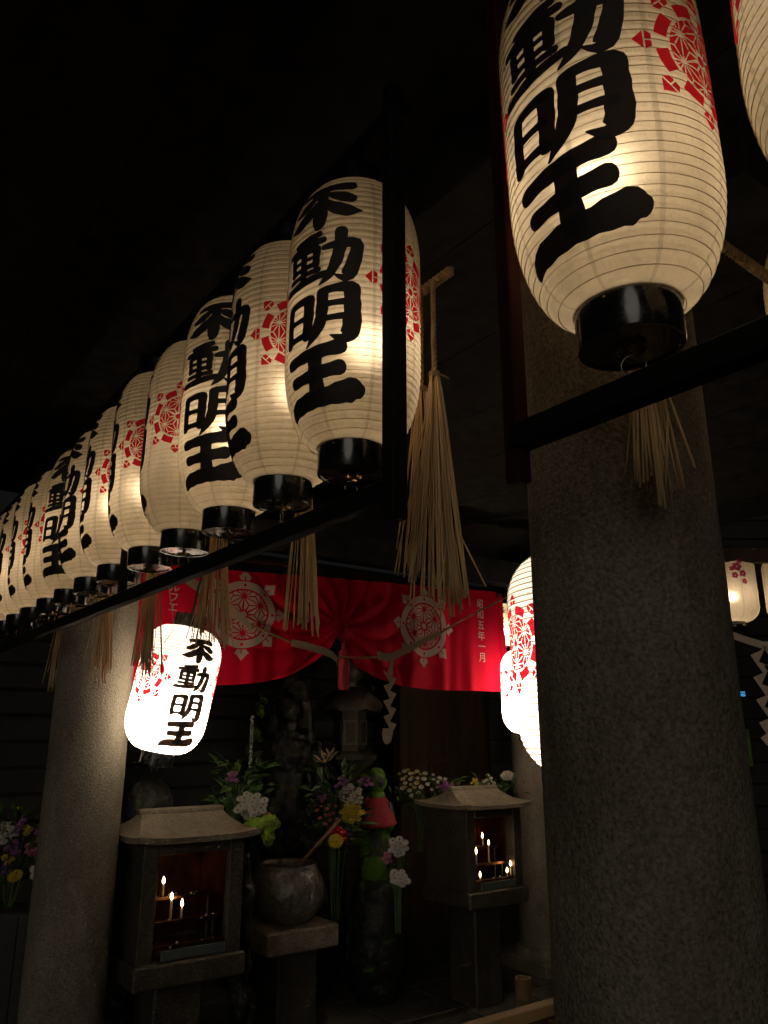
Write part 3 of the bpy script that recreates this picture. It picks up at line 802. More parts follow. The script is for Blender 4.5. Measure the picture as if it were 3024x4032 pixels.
mb.add(vs, [(j * (NX + 1) + i, j * (NX + 1) + i + 1, (j + 1) * (NX + 1) + i + 1, (j + 1) * (NX + 1) + i) for j in range(NZ) for i in range(NX)])
obj('cloth', mb, MT['curtain_red'], cur, smooth=True)
# the loose end strip by the far pillar
mb = MB(); rows = []
for j in range(31):
    r_ = []
    for i in range(9):
        v = CV1 + .012 + i * .013; b = j / 30; u = CU + .03 + .02 * math.sin(i * 1.1) + .012 * math.sin(b * 5)
        r_.append(W(v + .03 * b, u, ctop(v) - .02 - b * (.86 - .02 * i)) - cur_o)
    rows.append(r_)
mb.rings(rows, cap=False, closed=False)
obj('end_strip', mb, MT['curtain_red'], cur, smooth=True)
def cloth_surf(v0):
    def surf(x, z, off):
        v = v0 + x; b = min(1, max(0.01, (ctop(v) - z) / .74))
        return cloth(v, b, off) - cur_o
    return surf
CPW = crest_polys(gap=.022, ringdots=False, ytip=False)
dots = [[(.685 * math.cos(k * math.pi / 4) + .036 * math.cos(t * math.pi / 6), .685 * math.sin(k * math.pi / 4) + .036 * math.sin(t * math.pi / 6)) for t in range(12)] for k in range(8)]
for v0, zc in ((2.205, .72), (3.69, .78)):
    sf = cloth_surf(v0)
    # finer subdivision so that the print follows the folds
    cr = obj('crest', crest_mesh('crest', sf, .285, zc, MT['white_print'], CPW, off=.006), None, cur)
    for d_ in dots: obj('ring_dot', crest_mesh('ring_dot', sf, .285, zc, MT['curtain_red'], [d_], off=.009), None, cr)

def text_mesh(s_, size):
    cu = bpy.data.curves.new('txt', 'FONT'); cu.body = s_; cu.size = size; cu.align_x = 'CENTER'; cu.resolution_u = 3
    cu.offset = size * .012
    o = bpy.data.objects.new('txt', cu); C.objects.link(o)
    dg = bpy.context.evaluated_depsgraph_get(); dg.update()
    me = bpy.data.meshes.new_from_object(o.evaluated_get(dg))
    vs = [v.co.copy() for v in me.vertices]; fs = [tuple(p.vertices) for p in me.polygons]
    bpy.data.objects.remove(o); bpy.data.curves.remove(cu); bpy.data.meshes.remove(me)
    return vs, fs
def text_on(s_, size, pitch, fn, m, parent, off):
    """vertical writing, one part for each character; fn(x, z, off) -> local point"""
    for k, ch in enumerate(s_):
        vs, fs = text_mesh(ch, size)
        obj('character', MB().add([fn(p.x, -k * pitch + p.y, off) for p in vs], fs), m, parent)
sfL = cloth_surf(1.735); sfR = cloth_surf(4.275)
text_on('ルフエ', .066, .062, lambda x, z, o: sfL(x, .825 + z, o), MT['white_print'], cur, .008)
text_on('昭和五年一月', .074, .079, lambda x, z, o: sfR(x, .975 + z, o), MT['white_print'], cur, .008)

# red tassel that ties the curtain
rt_o = W(2.90, 4.40, .545)
rt = thing('red_tassel', rt_o, 'dark red silk tassel hanging from the gathered middle of the curtain', 'tassel')
mb = MB(); mb.lathe([(.012, .0), (.032, -.02), (.036, -.05), (.038, -.22), (.040, -.255), (.028, -.272), (.003, -.272)], 18)
obj('fringe', mb, MT['cord_red'], rt, auto=50)
obj('cord', MB().tube([(0, 0, -.005), (.003, 0, .03), (-.004, .003, .07), (.002, .02, .15)], .009, 8), MT['cord_red'], rt, smooth=True)
mb = MB()
for zz in (.012, .03): mb.ellipsoid((0, 0, zz), (.018, .016, .013), 10, 7)
obj('knot', mb, MT['cord_red'], rt, smooth=True)

# ------------------------------------------------------------------ thin rope with folded paper streamers
def ribbon(pts, wv, m, name, parent, th=.0012):
    """a paper strip with thickness along pts; wv gives the half width vector at each point"""
    mb = MB(); rs = []
    for k, p in enumerate(pts):
        p = Vector(p); wvec = Vector(wv[k] if isinstance(wv, list) else wv)
        t = Vector(pts[min(k + 1, len(pts) - 1)]) - Vector(pts[max(k - 1, 0)])
        n_ = t.cross(wvec); n_ = n_.normalized() * th if n_.length > 1e-9 else Vector((0, th, 0))
        rs.append([p - wvec - n_, p + wvec - n_, p + wvec + n_, p - wvec + n_])
    mb.rings(rs)
    return obj(name, mb, m, parent)
SU = 4.15
def S(v, z, du=0): return W(v, SU + du, z)
rp = [S(1.60, .86), S(1.80, .755), S(2.05, .620), S(2.35, .53), S(2.68, .462), S(2.85, .462), S(3.02, .478), S(3.12, .505), S(3.52, .665), S(3.85, .83), S(4.20, .99)]
rope_thing('thin_rope', rp, .0035, .0042, 40, 'thin straw rope with paper streamers strung before the red curtain', step=.006)
def streamer(label, build):
    o = build[0]; t = thing('paper_streamer', o, label, 'paper streamer', 'folded paper streamers on the thin rope')
    return t, o
# flipped streamer over the left wheel
o = S(1.66, .845, -.01); t = thing('paper_streamer', o, 'white paper streamer stretched along the rope across the left curtain wheel', 'paper streamer', 'folded paper streamers on the thin rope')
P = [S(1.66, .835, -.012), S(1.76, .785, -.014), S(1.88, .715, -.016), S(2.0, .65, -.016), S(2.065, .60, -.014), S(2.07, .565, -.012)]
ribbon([p - o for p in P], [Vector((0, 0, h)) + VX * .006 for h in (.026, .027, .026, .024, .02, .004)], MT['shide_paper'], 'strip', t)
o = S(2.36, .52, -.01); t = thing('paper_streamer', o, 'white paper streamer lying along the rope toward the red tassel', 'paper streamer', 'folded paper streamers on the thin rope')
P = [S(2.35, .525, -.012), S(2.45, .512, -.014), S(2.56, .492, -.016), S(2.64, .468, -.016), S(2.675, .44, -.014), S(2.68, .405, -.012)]
ribbon([p - o for p in P], [Vector((0, 0, h)) + VX * .003 for h in (.020, .023, .022, .02, .015, .004)], MT['shide_paper'], 'strip', t)
def zigzag(o, parent, w_, h_, n, sgn=1, hole=False):
    """a cut-and-folded strip: square panels stepping left and right"""
    for k in range(n):
        x0 = (w_ * .28) * (1 if k % 2 == 0 else -1) * sgn; z0 = -h_ * k
        tw = R(rb.uniform(-18, 18))
        mb = MB(); c = Vector((0, 0, z0 - h_ * .62)) + VX * x0
        ax = (VX * math.cos(tw) + UX * math.sin(tw)); up = Vector((0, 0, 1)) * math.cos(.2) + ax * .2 * (1 if k % 2 else -1) * sgn
        hw, hh = w_ * .5, h_ * .68
        q1 = [c - ax * hw + up * hh * .55, c + up * hh + ax * hw * .2, c + ax * hw - up * hh * .55, c - up * hh - ax * hw * .2]
        nn = ax.cross(Vector((0, 0, 1))) * .0008
        mb.add([p - nn for p in q1] + [p + nn for p in q1], [(0, 1, 2, 3), (7, 6, 5, 4), (0, 4, 5, 1), (1, 5, 6, 2), (2, 6, 7, 3), (3, 7, 4, 0)])
        obj('fold', mb, MT['shide_paper'], parent)
o = S(3.10, .485, -.015)
t = thing('paper_streamer', o, 'white zigzag paper streamer hanging straight down before the right curtain wheel', 'paper streamer', 'folded paper streamers on the thin rope')
P = [S(2.985, .50, -.014), S(3.0, .485, -.016), S(3.05, .478, -.018), S(3.10, .478, -.018), S(3.13, .492, -.018)]
ribbon([p - o for p in P], [Vector((0, 0, h)) for h in (.012, .026, .024, .024, .026)], MT['shide_paper'], 'loop', t)
P = [S(3.12, .490, -.016), S(3.25, .548, -.018), S(3.38, .61, -.018), S(3.50, .66, -.018), S(3.535, .662, -.02)]
ribbon([p - o for p in P], [Vector((0, 0, h)) - VX * .006 for h in (.022, .021, .020, .016, .006)], MT['shide_paper'], 'arm', t)
P = [S(3.11, .48, -.016), S(3.095, .42, -.018), S(3.085, .36, -.018)]
ribbon([p - o for p in P], [VX * h for h in (.016, .014, .02)], MT['shide_paper'], 'neck', t)
hang = bpy.data.objects.new('zigzag', None)
zz = MB()
zl = [S(3.085 + (.026 if k % 2 else -.026), .375 - .048 * k, -.018) - o for k in range(9)]
ribbon(zl, [VX * .026 + Vector((0, 0, .016 * (1 if k % 2 else -1))) for k in range(9)], MT['shide_paper'], 'zigzag', t)
P = [S(3.065, .03, -.018), S(3.065, .0, -.018), S(3.062, -.05, -.018), S(3.06, -.068, -.018)]
ribbon([p - o for p in P], [VX * h for h in (.034, .044, .03, .01)], MT['shide_paper'], 'tail', t)

# ------------------------------------------------------------------ stone candle shelters
def hip_roof(a0, b0, a1, b1, h, lift, th, z0):
    """concave hipped roof with turned-up corners; a along x, b along y"""
    def perim(a, b, z, lf):
        pts = []; n = 14
        cs = [(-a, -b), (a, -b), (a, b), (-a, b)]
        for k in range(4):
            p, q_ = cs[k], cs[(k + 1) % 4]
            for i in range(n):
                f = i / n; e = abs(f - .5) * 2
                pts.append((p[0] + (q_[0] - p[0]) * f, p[1] + (q_[1] - p[1]) * f, z + lf * e ** 3.5))
        return pts
    mb = MB(); rs = [perim(a0 * .86, b0 * .84, z0 - .004, 0), perim(a0 - .004, b0 - .004, z0, lift), perim(a0, b0, z0 + th, lift)]
    for k in range(1, 9):
        t = k / 8; q_ = t ** .8
        rs.append(perim(a0 + (a1 - a0) * q_, b0 + (b1 - b0) * q_, z0 + th + h * t ** 1.55, lift * (1 - t) ** 2))
    mb.rings(rs)
    return mb
rfl = random.Random(21)
def candle(loc, h, label, lean=0):
    t = thing('candle', loc, label, 'candle', 'lit candles in the stone shelters')
    mb = MB(); mb.lathe([(.0065, 0), (.0068, h * .3), (.006, h * .8), (.0056, h - .003), (.004, h)], 10)
    obj('wax', mb, MT['wax'], t, smooth=True)
    obj('wick', MB().tube([(0, 0, h - .002), (.0008, 0, h + .008)], .0008, 4), MT['iron'], t)
    f = MB(); f.lathe([(.001, h + .005), (.0065, h + .012), (.0092, h + .021), (.0080, h + .031), (.0045, h + .041), (.0008, h + .049)], 10)
    fo_ = obj('flame', f, MT['flame'], t, smooth=True)
    fs = rfl.uniform(.82, 1.12); fo_.scale = (rfl.uniform(.85, 1.1), rfl.uniform(.85, 1.1), fs); fo_.location = (0, 0, h * (1 - fs)); fo_.rotation_euler = (0, R(rfl.uniform(-1.5, 1.5)), 0)
    return t
def shelter(v_left, u_front, zslab, label, rear='copper', glass=False):
    wd, dp = .62, .56
    o = W(v_left + wd / 2, u_front + dp / 2, 0)
    t = thing('candle_shelter', (o.x, o.y, 0), label, 'stone shelter', 'stone candle shelters', AZ)
    zs = EYE + zslab
    ped = MB().box((.0, .02, (zs - .115) / 2), (.27, .30, zs - .115), bev=.012)
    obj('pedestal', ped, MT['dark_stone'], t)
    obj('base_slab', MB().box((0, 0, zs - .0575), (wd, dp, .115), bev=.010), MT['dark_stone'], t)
    bw, bd, bh = .575, .50, .575
    for sgn in (-1, 1):
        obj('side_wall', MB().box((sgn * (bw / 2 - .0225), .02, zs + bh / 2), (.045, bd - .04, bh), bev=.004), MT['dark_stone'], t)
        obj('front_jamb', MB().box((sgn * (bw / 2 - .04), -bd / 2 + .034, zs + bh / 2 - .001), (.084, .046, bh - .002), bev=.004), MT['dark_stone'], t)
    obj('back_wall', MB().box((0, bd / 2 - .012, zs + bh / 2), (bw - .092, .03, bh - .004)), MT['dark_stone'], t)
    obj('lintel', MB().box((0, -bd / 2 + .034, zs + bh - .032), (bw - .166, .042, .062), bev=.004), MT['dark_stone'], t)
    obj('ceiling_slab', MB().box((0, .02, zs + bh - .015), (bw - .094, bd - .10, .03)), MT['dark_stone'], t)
    # metal lining
    obj('copper_lining', MB().box((0, bd / 2 - .031, zs + bh / 2 - .02), (bw - .10, .004, bh - .10)), MT[rear], t)
    obj('copper_lining', MB().box((bw / 2 - .049, .05, zs + bh / 2 - .02), (.004, bd - .18, bh - .10)), MT[rear], t)
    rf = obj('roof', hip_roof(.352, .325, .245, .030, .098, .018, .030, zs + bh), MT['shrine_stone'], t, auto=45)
    obj('ridge', MB().box((0, 0, zs + bh + .030 + .098 + .012), (.505, .062, .032), bev=.008), MT['shrine_stone'], rf)
    # stepped candle rack: three bars, each higher and farther back
    for k, (yy, zz) in enumerate(((-.205, .06), (-.13, .162), (-.05, .27))):
        rk = obj('rack_bar', MB().box((0, yy, zs + zz), (.40, .035, .020), bev=.002), MT['copper'], t)
        for xx in (-.19, .17):
            obj('rack_leg', MB().box((xx, yy, zs + zz / 2 - .006), (.008, .008, zz - .012)), MT['steel'], rk)
    obj('wax_tray', MB().box((.02, -.236, zs + .028), (.36, .014, .05), bev=.003), MT['tray_metal'], t)
    mbd = MB(); rd = random.Random(int(v_left * 100))
    for k in range(26):
        b_ = rd.choice(((-.205, .071), (-.13, .173), (-.05, .281)))
        mbd.ellipsoid((rd.uniform(-.19, .19), b_[0] + rd.uniform(-.018, .01), zs + b_[1] + rd.uniform(-.012, .004)), (rd.uniform(.004, .011), rd.uniform(.004, .008), rd.uniform(.003, .010)), 7, 5)
    obj('wax_drips', mbd, MT['wax'], t, smooth=True)['kind'] = 'stuff'
    def P(x, tier, dz=.0115):
        yy, zz = ((-.205, .06), (-.13, .162), (-.05, .27))[tier]
        q_ = o + VX * x + UX * yy; return Vector((q_.x, q_.y, zs + zz + dz))
    return t, P
tL, PL = shelter(1.575, 4.253, -1.14, 'stone candle shelter with three candles beside the lit stone pillar')
tR, PR = shelter(4.206, 4.654, -1.14, 'stone candle shelter with six candles and white glints on its roof')
for x, tier, h, lb in ((-.097, 2, .055, 'short candle on the top bar of the three-candle shelter'),
                       (-.077, 1, .092, 'tall candle on the middle bar of the three-candle shelter'),
                       (-.015, 1, .05, 'shorter candle on the middle bar of the three-candle shelter')):
    candle(PL(x, tier), h, lb)
for x, tier, h, lb in ((.047, 2, .05, 'candle on the top bar of the six-candle shelter'),
                       (.032, 1, .118, 'tallest candle on the middle bar of the six-candle shelter'),
                       (-.10, 1, .062, 'candle at the end of the middle bar of the six-candle shelter'),
                       (-.135, 0, .014, 'burnt down candle alone at one end of the bottom bar'),
                       (.150, 0, .020, 'burnt down candle next to the taller one on the bottom bar'),
                       (.190, 0, .062, 'taller candle at the end of the bottom bar, six-candle shelter')):
    candle(PR(x, tier), h, lb)

# ------------------------------------------------------------------ stone pot on its stand
po = W(2.958, 5.166, 0)
t = thing('pot_stand', (po.x, po.y, 0), 'plain stone stand of slab on post under the round stone pot', 'stand', None, AZ)
zt = EYE - 1.249
obj('slab', MB().box((.0, 0, zt - .07), (.55, .52, .14), bev=.012), MT['shrine_stone'], t)
obj('post', MB().box((.02, 0, (zt - .14) / 2), (.30, .30, zt - .14), bev=.01), MT['dark_stone'], t)
t = thing('stone_pot', (po.x, po.y, zt), 'round bellied grey stone pot with a wide mouth on a stand', 'pot')
mb = MB(); mb.lathe([(.13, 0), (.19, .03), (.242, .10), (.262, .18), (.252, .26), (.222, .325), (.205, .352), (.208, .372), (.196, .376), (.188, .35), (.215, .28), (.225, .18), (.18, .06), (.002, .03)], 56, cap=False)
mb.add([], [])
obj('body', mb, MT['pot_stone'] if 'pot_stone' in MT else granite('pot_stone', (.10, .09, .075), (.16, .145, .12), (.22, .20, .17), rough=.32, scale=30, spec=.6), t, smooth=True)
obj('water', MB().lathe([(.205, .30), (.002, .301)], 40, cap=False), mat('water', (.01, .012, .012), .05), t)
a = Vector((po.x + .02, po.y - .1, zt + .30)); b = a + Vector((.36, -.05, .38))
tag(obj('wooden_stick', MB().tube([a - a, (b - a) * .5, b - a], [.011, .012, .012], 10), MT['slat_wood'], None, True), 'brown wooden stick leaning out of the stone pot', 'stick').location = a

# ------------------------------------------------------------------ flowers
def head_mesh(name, rad, npet, layers, m, cup=.25, wid=.34, centre='pollen'):
    mb = MB()
    for l in range(layers):
        rl = rad * (1 - .26 * l); up = cup + .28 * l
        for k in range(npet):
            a = 2 * math.pi * (k + .5 * l) / npet; d = Vector((math.cos(a), math.sin(a), 0)); s_ = Vector((-math.sin(a), math.cos(a), 0)); Z = Vector((0, 0, 1))
            w_ = rl * wid
            pts = [d * rl * .15 + Z * .02 * rl, d * rl * .62 + s_ * w_ * .5 + Z * rl * up * .55, d * rl * .62 - s_ * w_ * .5 + Z * rl * up * .55, d * rl * .60 + Z * rl * (up * .55 - .08), d * rl + Z * rl * up * .8]
            mb.add(pts, [(0, 3, 1), (0, 2, 3), (3, 4, 1), (3, 2, 4)])
    mb.ellipsoid((0, 0, rad * (.12 + .1 * layers)), (rad * .2, rad * .2, rad * .12), 8, 5, mi=1)
    return mb.mesh(name, [m, MT[centre]], False)
HEADS = {}
for nm in ('white', 'yellow', 'purple', 'pink', 'coral', 'violet'):
    HEADS[nm] = head_mesh('flower', .034, 15, 3, MT['petal_' + nm])
HEADS['daisy'] = head_mesh('flower', .042, 18, 2, MT['petal_white'], cup=.1, wid=.3)
HEADS['lily'] = head_mesh('flower', .085, 6, 1, MT['petal_lily'], cup=1.0, wid=.3)
HEADS['mum'] = head_mesh('flower', .048, 20, 4, MT['petal_yellow'], cup=.15, wid=.3)
HEADS['bud'] = MB().ellipsoid((0, 0, .012), (.014, .014, .018), 8, 6).mesh('flower', MT['petal_coral'], True)
def bouquet(base, label, spec, n_leaf, rx, rz, zc, seed, leafm='leaf', leaf_len=.11, name='flower_bunch', vase=None):
    rnd = random.Random(seed); base = Vector(base)
    t = thing(name, base, label, 'flowers', None)
    lm = MB()
    for k in range(n_leaf):
        a = rnd.uniform(0, 2 * math.pi); e = rnd.uniform(-.2, 1.1); rr = rx * rnd.uniform(.1, 1.05)
        p = Vector((math.cos(a) * rr, math.sin(a) * rr * .8, zc + rz * rnd.uniform(-1, 1.0)))
        d = Vector((math.cos(a) * math.cos(e), math.sin(a) * math.cos(e), math.sin(e))); L = leaf_len * rnd.uniform(.5, 1.2)
        s_ = d.cross(Vector((rnd.uniform(-1, 1), rnd.uniform(-1, 1), 1))).normalized() * L * rnd.uniform(.10, .2)
        n_ = s_.cross(d).normalized() * L * .07
        lm.add([p, p + d * L * .45 + s_ + n_, p + d * L - n_ * 1.2, p + d * L * .45 - s_ + n_, p + d * L * .5], [(0, 4, 1), (0, 3, 4), (4, 2, 1), (4, 3, 2)])
    for k in range(16):
        a = rnd.uniform(0, 2 * math.pi); rr = rx * rnd.uniform(0, .7)
        lm.tube([(0.02 * math.cos(a), .02 * math.sin(a), 0), (math.cos(a) * rr * .5, math.sin(a) * rr * .5, zc * .6), (math.cos(a) * rr, math.sin(a) * rr, zc + rz * .4)], .0028, 4)
    lv = obj('leaves', lm, MT[leafm], t); lv['kind'] = 'stuff'
    for (kind, dx, dz, sz, dy) in spec:
        f = obj('flower', HEADS[kind], None, t)
        f.location = (dx, -.06 + dy, dz)
        f.scale = (sz,) * 3
        tw = Vector((dx * 1.6, -1.0, .9 + dz * .6)).normalized()
        f.rotation_euler = Vector((0, 0, 1)).rotation_difference(tw).to_euler(); f.rotation_euler.rotate_axis('Z', rnd.uniform(0, 6))
    if vase:
        vm = MB().lathe(vase, 20); obj('vase', vm, MT['dark_stone'], t, smooth=True)
    return t
rf_ = random.Random(11)
def cluster(kind, cx_, cz, n, r, sz=1.0, dy=0):
    out = []
    for k in range(int(n * 1.9)):          # packed like a florist's bunch
        a = k * 2.39996; q = r * 1.08 * math.sqrt((k + .5) / (n * 1.9))
        out.append((kind, cx_ + q * math.cos(a) + rf_.uniform(-.006, .006), cz + q * math.sin(a) * .85 + rf_.uniform(-.006, .006), sz * rf_.uniform(.66, .92), dy + rf_.uniform(-.03, .02) - .02 * (1 - q / r)))
    return out
# behind the three-candle shelter
bouquet(X(-.93, 5.25, -.80), 'bunch of white daisies and a purple flower behind the three-candle shelter',
        cluster('daisy', .10, .36, 16, .085, .9, -.02) + cluster('purple', -.03, .53, 4, .035, .9) + cluster('yellow', .19, .27, 4, .03, .8) + cluster('coral', .20, .31, 2, .02, .6),
        150, .17, .22, .40, 5, leaf_len=.13)
# the tall middle bunch
bouquet(X(-.36, 6.25, -1.35), 'tall mixed bunch of white, yellow and purple flowers behind the stone pot',
        cluster('white', .11, .90, 11, .085, 1.0, -.03) + cluster('yellow', .12, .78, 12, .075, 1.0, -.05) + cluster('purple', .05, .97, 4, .06, 1.0) + cluster('purple', .22, 1.0, 4, .05, .9)
        + cluster('coral', -.08, .80, 6, .09, .7) + cluster('pink', -.02, .70, 5, .08, .7) + cluster('purple', -.10, .88, 3, .03, .8) + cluster('violet', .06, .64, 4, .05, .8) + [('lily', -.09, 1.13, 1.0, 0), ('lily', -.05, 1.17, .8, .05)],
        240, .21, .30, .82, 6, leaf_len=.12, leafm='leaf')
bouquet(X(.30, 7.0, -.95), 'low bed of white, yellow and violet flowers behind the six-candle shelter',
        cluster('daisy', -.05, .55, 9, .12, .7) + cluster('yellow', -.08, .58, 6, .10, .7) + cluster('purple', .22, .52, 5, .05, 1.0) + cluster('daisy', .14, .55, 5, .08, .6),
        160, .34, .12, .45, 7, leaf_len=.10)
bouquet(X(.95, 7.0, -.95), 'white daisies showing above the ridge of the six-candle shelter',
        cluster('daisy', .09, .60, 5, .035, 1.0) + cluster('daisy', -.06, .56, 4, .05, .6) + cluster('yellow', -.18, .55, 4, .03, .6),
        70, .22, .06, .52, 8, leaf_len=.08)
bouquet(X(.10, 6.05, -1.35), 'two clumps of white daisies with a pink bloom below the red-bibbed statue',
        cluster('daisy', .0, .57, 9, .06, .95) + cluster('pink', -.08, .49, 4, .03, .9) + cluster('daisy', .01, .36, 8, .05, .95),
        40, .09, .16, .42, 9, leaf_len=.07)
bouquet(X(-2.42, 5.5, -1.08), 'mixed yellow, white and purple flowers in a dark stand left of the lit pillar',
        cluster('yellow', .0, .60, 1, .03, .9) + cluster('purple', .04, .50, 4, .06, 1.0) + cluster('yellow', .10, .47, 2, .03, 1.0) + cluster('white', -.05, .46, 9, .07, 1.1) + cluster('purple', .20, .46, 6, .05, 1.0) + cluster('pink', .16, .36, 7, .06, 1.0)
        + cluster('purple', .02, .36, 4, .05, 1.0) + cluster('yellow', .0, .30, 2, .03, .9) + [('mum', .06, .20, 1.1, -.03)] + cluster('daisy', .22, .22, 8, .06, 1.0) + cluster('white', -.12, .30, 8, .06, 1.0) + cluster('violet', -.02, .24, 4, .05, 1.0),
        200, .30, .24, .36, 10, leaf_len=.11)
mb = MB().box((0, 0, (EYE - 1.08) / 2), (.62, .34, EYE - 1.08), bev=.01)
for k in range(5): mb.box((-.26 + k * .13, -.175, (EYE - 1.1) / 2), (.02, .012, EYE - 1.12))
tag(obj('flower_stand', mb, MT['stand_dark']), 'dark ribbed stand holding the flowers left of the lit pillar', 'stand').location = (-2.42, 5.52, 0)
# red fruit and yellow bloom by the stick
fo = X(-.335, 5.85, -.69)
t = thing('red_bloom', fo, 'glossy red blossom with a yellow bloom at the tip of the wooden stick', 'flower')
mb = MB()
for k, (dx, dz, r_) in enumerate(((-.03, .03, .034), (.01, .04, .036), (.045, .02, .032), (.055, -.02, .026))): mb.ellipsoid((dx, -.02, dz), (r_, r_ * .8, r_ * .75), 12, 8)
obj('blossom', mb, mat('wet_red', (.36, .006, .012), .2), t, smooth=True)
f = obj('yellow_bloom', HEADS['mum'], None, t); f.location = (.0, -.05, -.03); f.rotation_euler = (R(60), 0, 0); f.scale = (1.25,) * 3

# ------------------------------------------------------------------ mossy statues and rock
def lumpy(name, parts, m, parent, vox=.012, disp=.012, dscale=.05):
    mb = MB()
    for c, r_ in parts: mb.ellipsoid(c, r_, 18, 12)
    o = obj(name, mb, m, parent, smooth=True)
    rm = o.modifiers.new('weld', 'REMESH'); rm.mode = 'VOXEL'; rm.voxel_size = vox; rm.use_smooth_shade = True
    sm = o.modifiers.new('soften', 'SMOOTH'); sm.iterations = 4; sm.factor = .5
    tx = bpy.data.textures.new(name, 'CLOUDS'); tx.noise_scale = dscale
    dm = o.modifiers.new('rough', 'DISPLACE'); dm.texture = tx; dm.strength = disp; dm.mid_level = .5
    return o
def mossy(name, moss_amt):
    """wet black stone with moss that gathers in patches"""
    m = granite(name, (.006, .0065, .0065), (.011, .0115, .011), (.022, .022, .021), rough=.5, scale=40, spec=.2)
    nt = m.node_tree; L = nt.links.new; b = nt.nodes['Principled BSDF']
    base = b.inputs['Base Color'].links[0].from_socket
    tc = nt.nodes.new('ShaderNodeTexCoord'); n = nt.nodes.new('ShaderNodeTexNoise'); n.inputs['Scale'].default_value = 7; n.inputs['Detail'].default_value = 6
    L(tc.outputs['Object'], n.inputs['Vector'])
    r = nt.nodes.new('ShaderNodeValToRGB'); r.color_ramp.elements[0].position = moss_amt; r.color_ramp.elements[1].position = moss_amt + .08
    L(n.outputs['Fac'], r.inputs[0])
    mx = nt.nodes.new('ShaderNodeMixRGB'); L(r.outputs[0], mx.inputs[0]); L(base, mx.inputs[1]); mx.inputs[2].default_value = (.045, .10, .008, 1)
    L(mx.outputs[0], b.inputs['Base Color'])
    mr = nt.nodes.new('ShaderNodeMapRange'); mr.inputs['To Min'].default_value = .5; mr.inputs['To Max'].default_value = .9
    L(r.outputs[0], mr.inputs[0]); L(mr.outputs[0], b.inputs['Roughness'])
    return m
mossy('mossy_stone', .62); mossy('very_mossy', .42)
# tall statue, standing with raised sword arm, halo behind
so = X(-.85, 7.1, 0); so.z = 0
t = thing('mossy_statue', so, 'tall dark wet standing statue overgrown with moss behind the flowers', 'statue')
zb = EYE - 1.1
parts = [((0, 0, zb + .25), (.21, .17, .36)), ((0, 0, zb + .62), (.20, .15, .30)), ((0, -.01, zb + .92), (.24, .15, .22)), ((0, -.03, zb + 1.17), (.085, .085, .10)), ((0, -.04, zb + 1.30), (.115, .12, .14)), ((0, -.02, zb + 1.44), (.06, .06, .06)),
         ((-.26, -.04, zb + .88), (.085, .09, .15)), ((-.31, -.12, zb + .70), (.07, .10, .12)), ((-.28, -.20, zb + .64), (.05, .06, .06)), ((.26, -.04, zb + .88), (.085, .09, .15)), ((.29, -.10, zb + .68), (.07, .09, .13)), ((.27, -.17, zb + .60), (.05, .06, .06)),
         ((.09, -.09, zb + .02), (.09, .14, .07)), ((-.09, -.09, zb + .02), (.09, .14, .07)), ((.05, -.06, zb + .35), (.14, .13, .34)), ((-.06, -.07, zb + .32), (.13, .12, .32))]
lumpy('body', parts, MT['mossy_stone'], t, vox=.016, disp=.045, dscale=.07)
lumpy('halo_stone', [((-.10, .22, zb + .75), (.17, .10, .75)), ((.08, .22, zb + .8), (.16, .10, .8)), ((-.17, .20, zb + .45), (.10, .10, .5)), ((0, .22, zb + 1.35), (.14, .09, .3))], MT['mossy_stone'], t, vox=.022, disp=.07, dscale=.11)
for (mx_, mz_, ms_) in ((-.27, 1.30, .055), (-.25, 1.40, .04), (-.28, 1.07, .07), (-.25, .97, .05), (-.27, .71, .05), (-.29, .66, .035)):
    lumpy('moss_clump', [((mx_, .12, zb + mz_), (ms_ * .7, ms_ * .6, ms_)), ((mx_ + .03, .10, zb + mz_ - ms_ * .7), (ms_ * .5, ms_ * .5, ms_ * .6)), ((mx_ - .02, .11, zb + mz_ + ms_ * .8), (ms_ * .4, ms_ * .4, ms_ * .5))], MT['moss'], t, vox=.009, disp=.03, dscale=.02)
obj('sword', MB().box((-.28, -.23, zb + .92), (.03, .012, .66), bev=.004), MT['wet_stone'], t)
lumpy('rock_base', [((0, 0, zb * .5), (.42, .36, zb * .56)), ((-.25, -.05, zb * .35), (.34, .30, zb * .42)), ((.24, -.04, zb * .4), (.30, .3, zb * .46))], MT['mossy_stone'], t, vox=.03, disp=.09, dscale=.16)
# small statue with a red bib
jo = X(-.065, 6.6, 0); jo.z = 0
t = thing('bibbed_statue', jo, 'small mossy stone statue with round head wearing a red bib', 'statue')
zb = EYE - .70
lumpy('body', [((0, 0, zb + .33), (.088, .088, .105)), ((0, 0, zb + .20), (.075, .07, .08)), ((0, 0, zb + .06), (.135, .11, .18)), ((0, 0, zb - .22), (.13, .11, .30)), ((-.10, -.03, zb + .06), (.05, .06, .13)), ((.10, -.03, zb + .06), (.05, .06, .13))], MT['very_mossy'], t, vox=.010, disp=.012, dscale=.03)
lumpy('pedestal_rock', [((0, 0, (zb - .45) * .5), (.24, .2, (zb - .42) * .55)), ((.03, .0, zb - .5), (.2, .16, .14))], MT['mossy_stone'], t, vox=.022, disp=.05, dscale=.1)
mb = MB(); rows = []
for j in range(9):
    f = j / 8; r_ = []
    for i in range(15):
        a = R(-90 + (i - 7) / 7 * (62 + 12 * f)); ww = .083 + .085 * f ** .7
        r_.append((ww * math.cos(a) * 1.0, ww * .92 * math.sin(a) - .015 * f + .006 * math.sin(i * 1.7) * f, zb + .205 - .215 * f * (1 - .12 * abs((i - 7) / 7) ** 2)))
    rows.append(r_)
mb.rings(rows, cap=False, closed=False)
o = obj('red_bib', mb, MT['bib_cloth'], t, smooth=True); sd = o.modifiers.new('thick', 'SOLIDIFY'); sd.thickness = .006
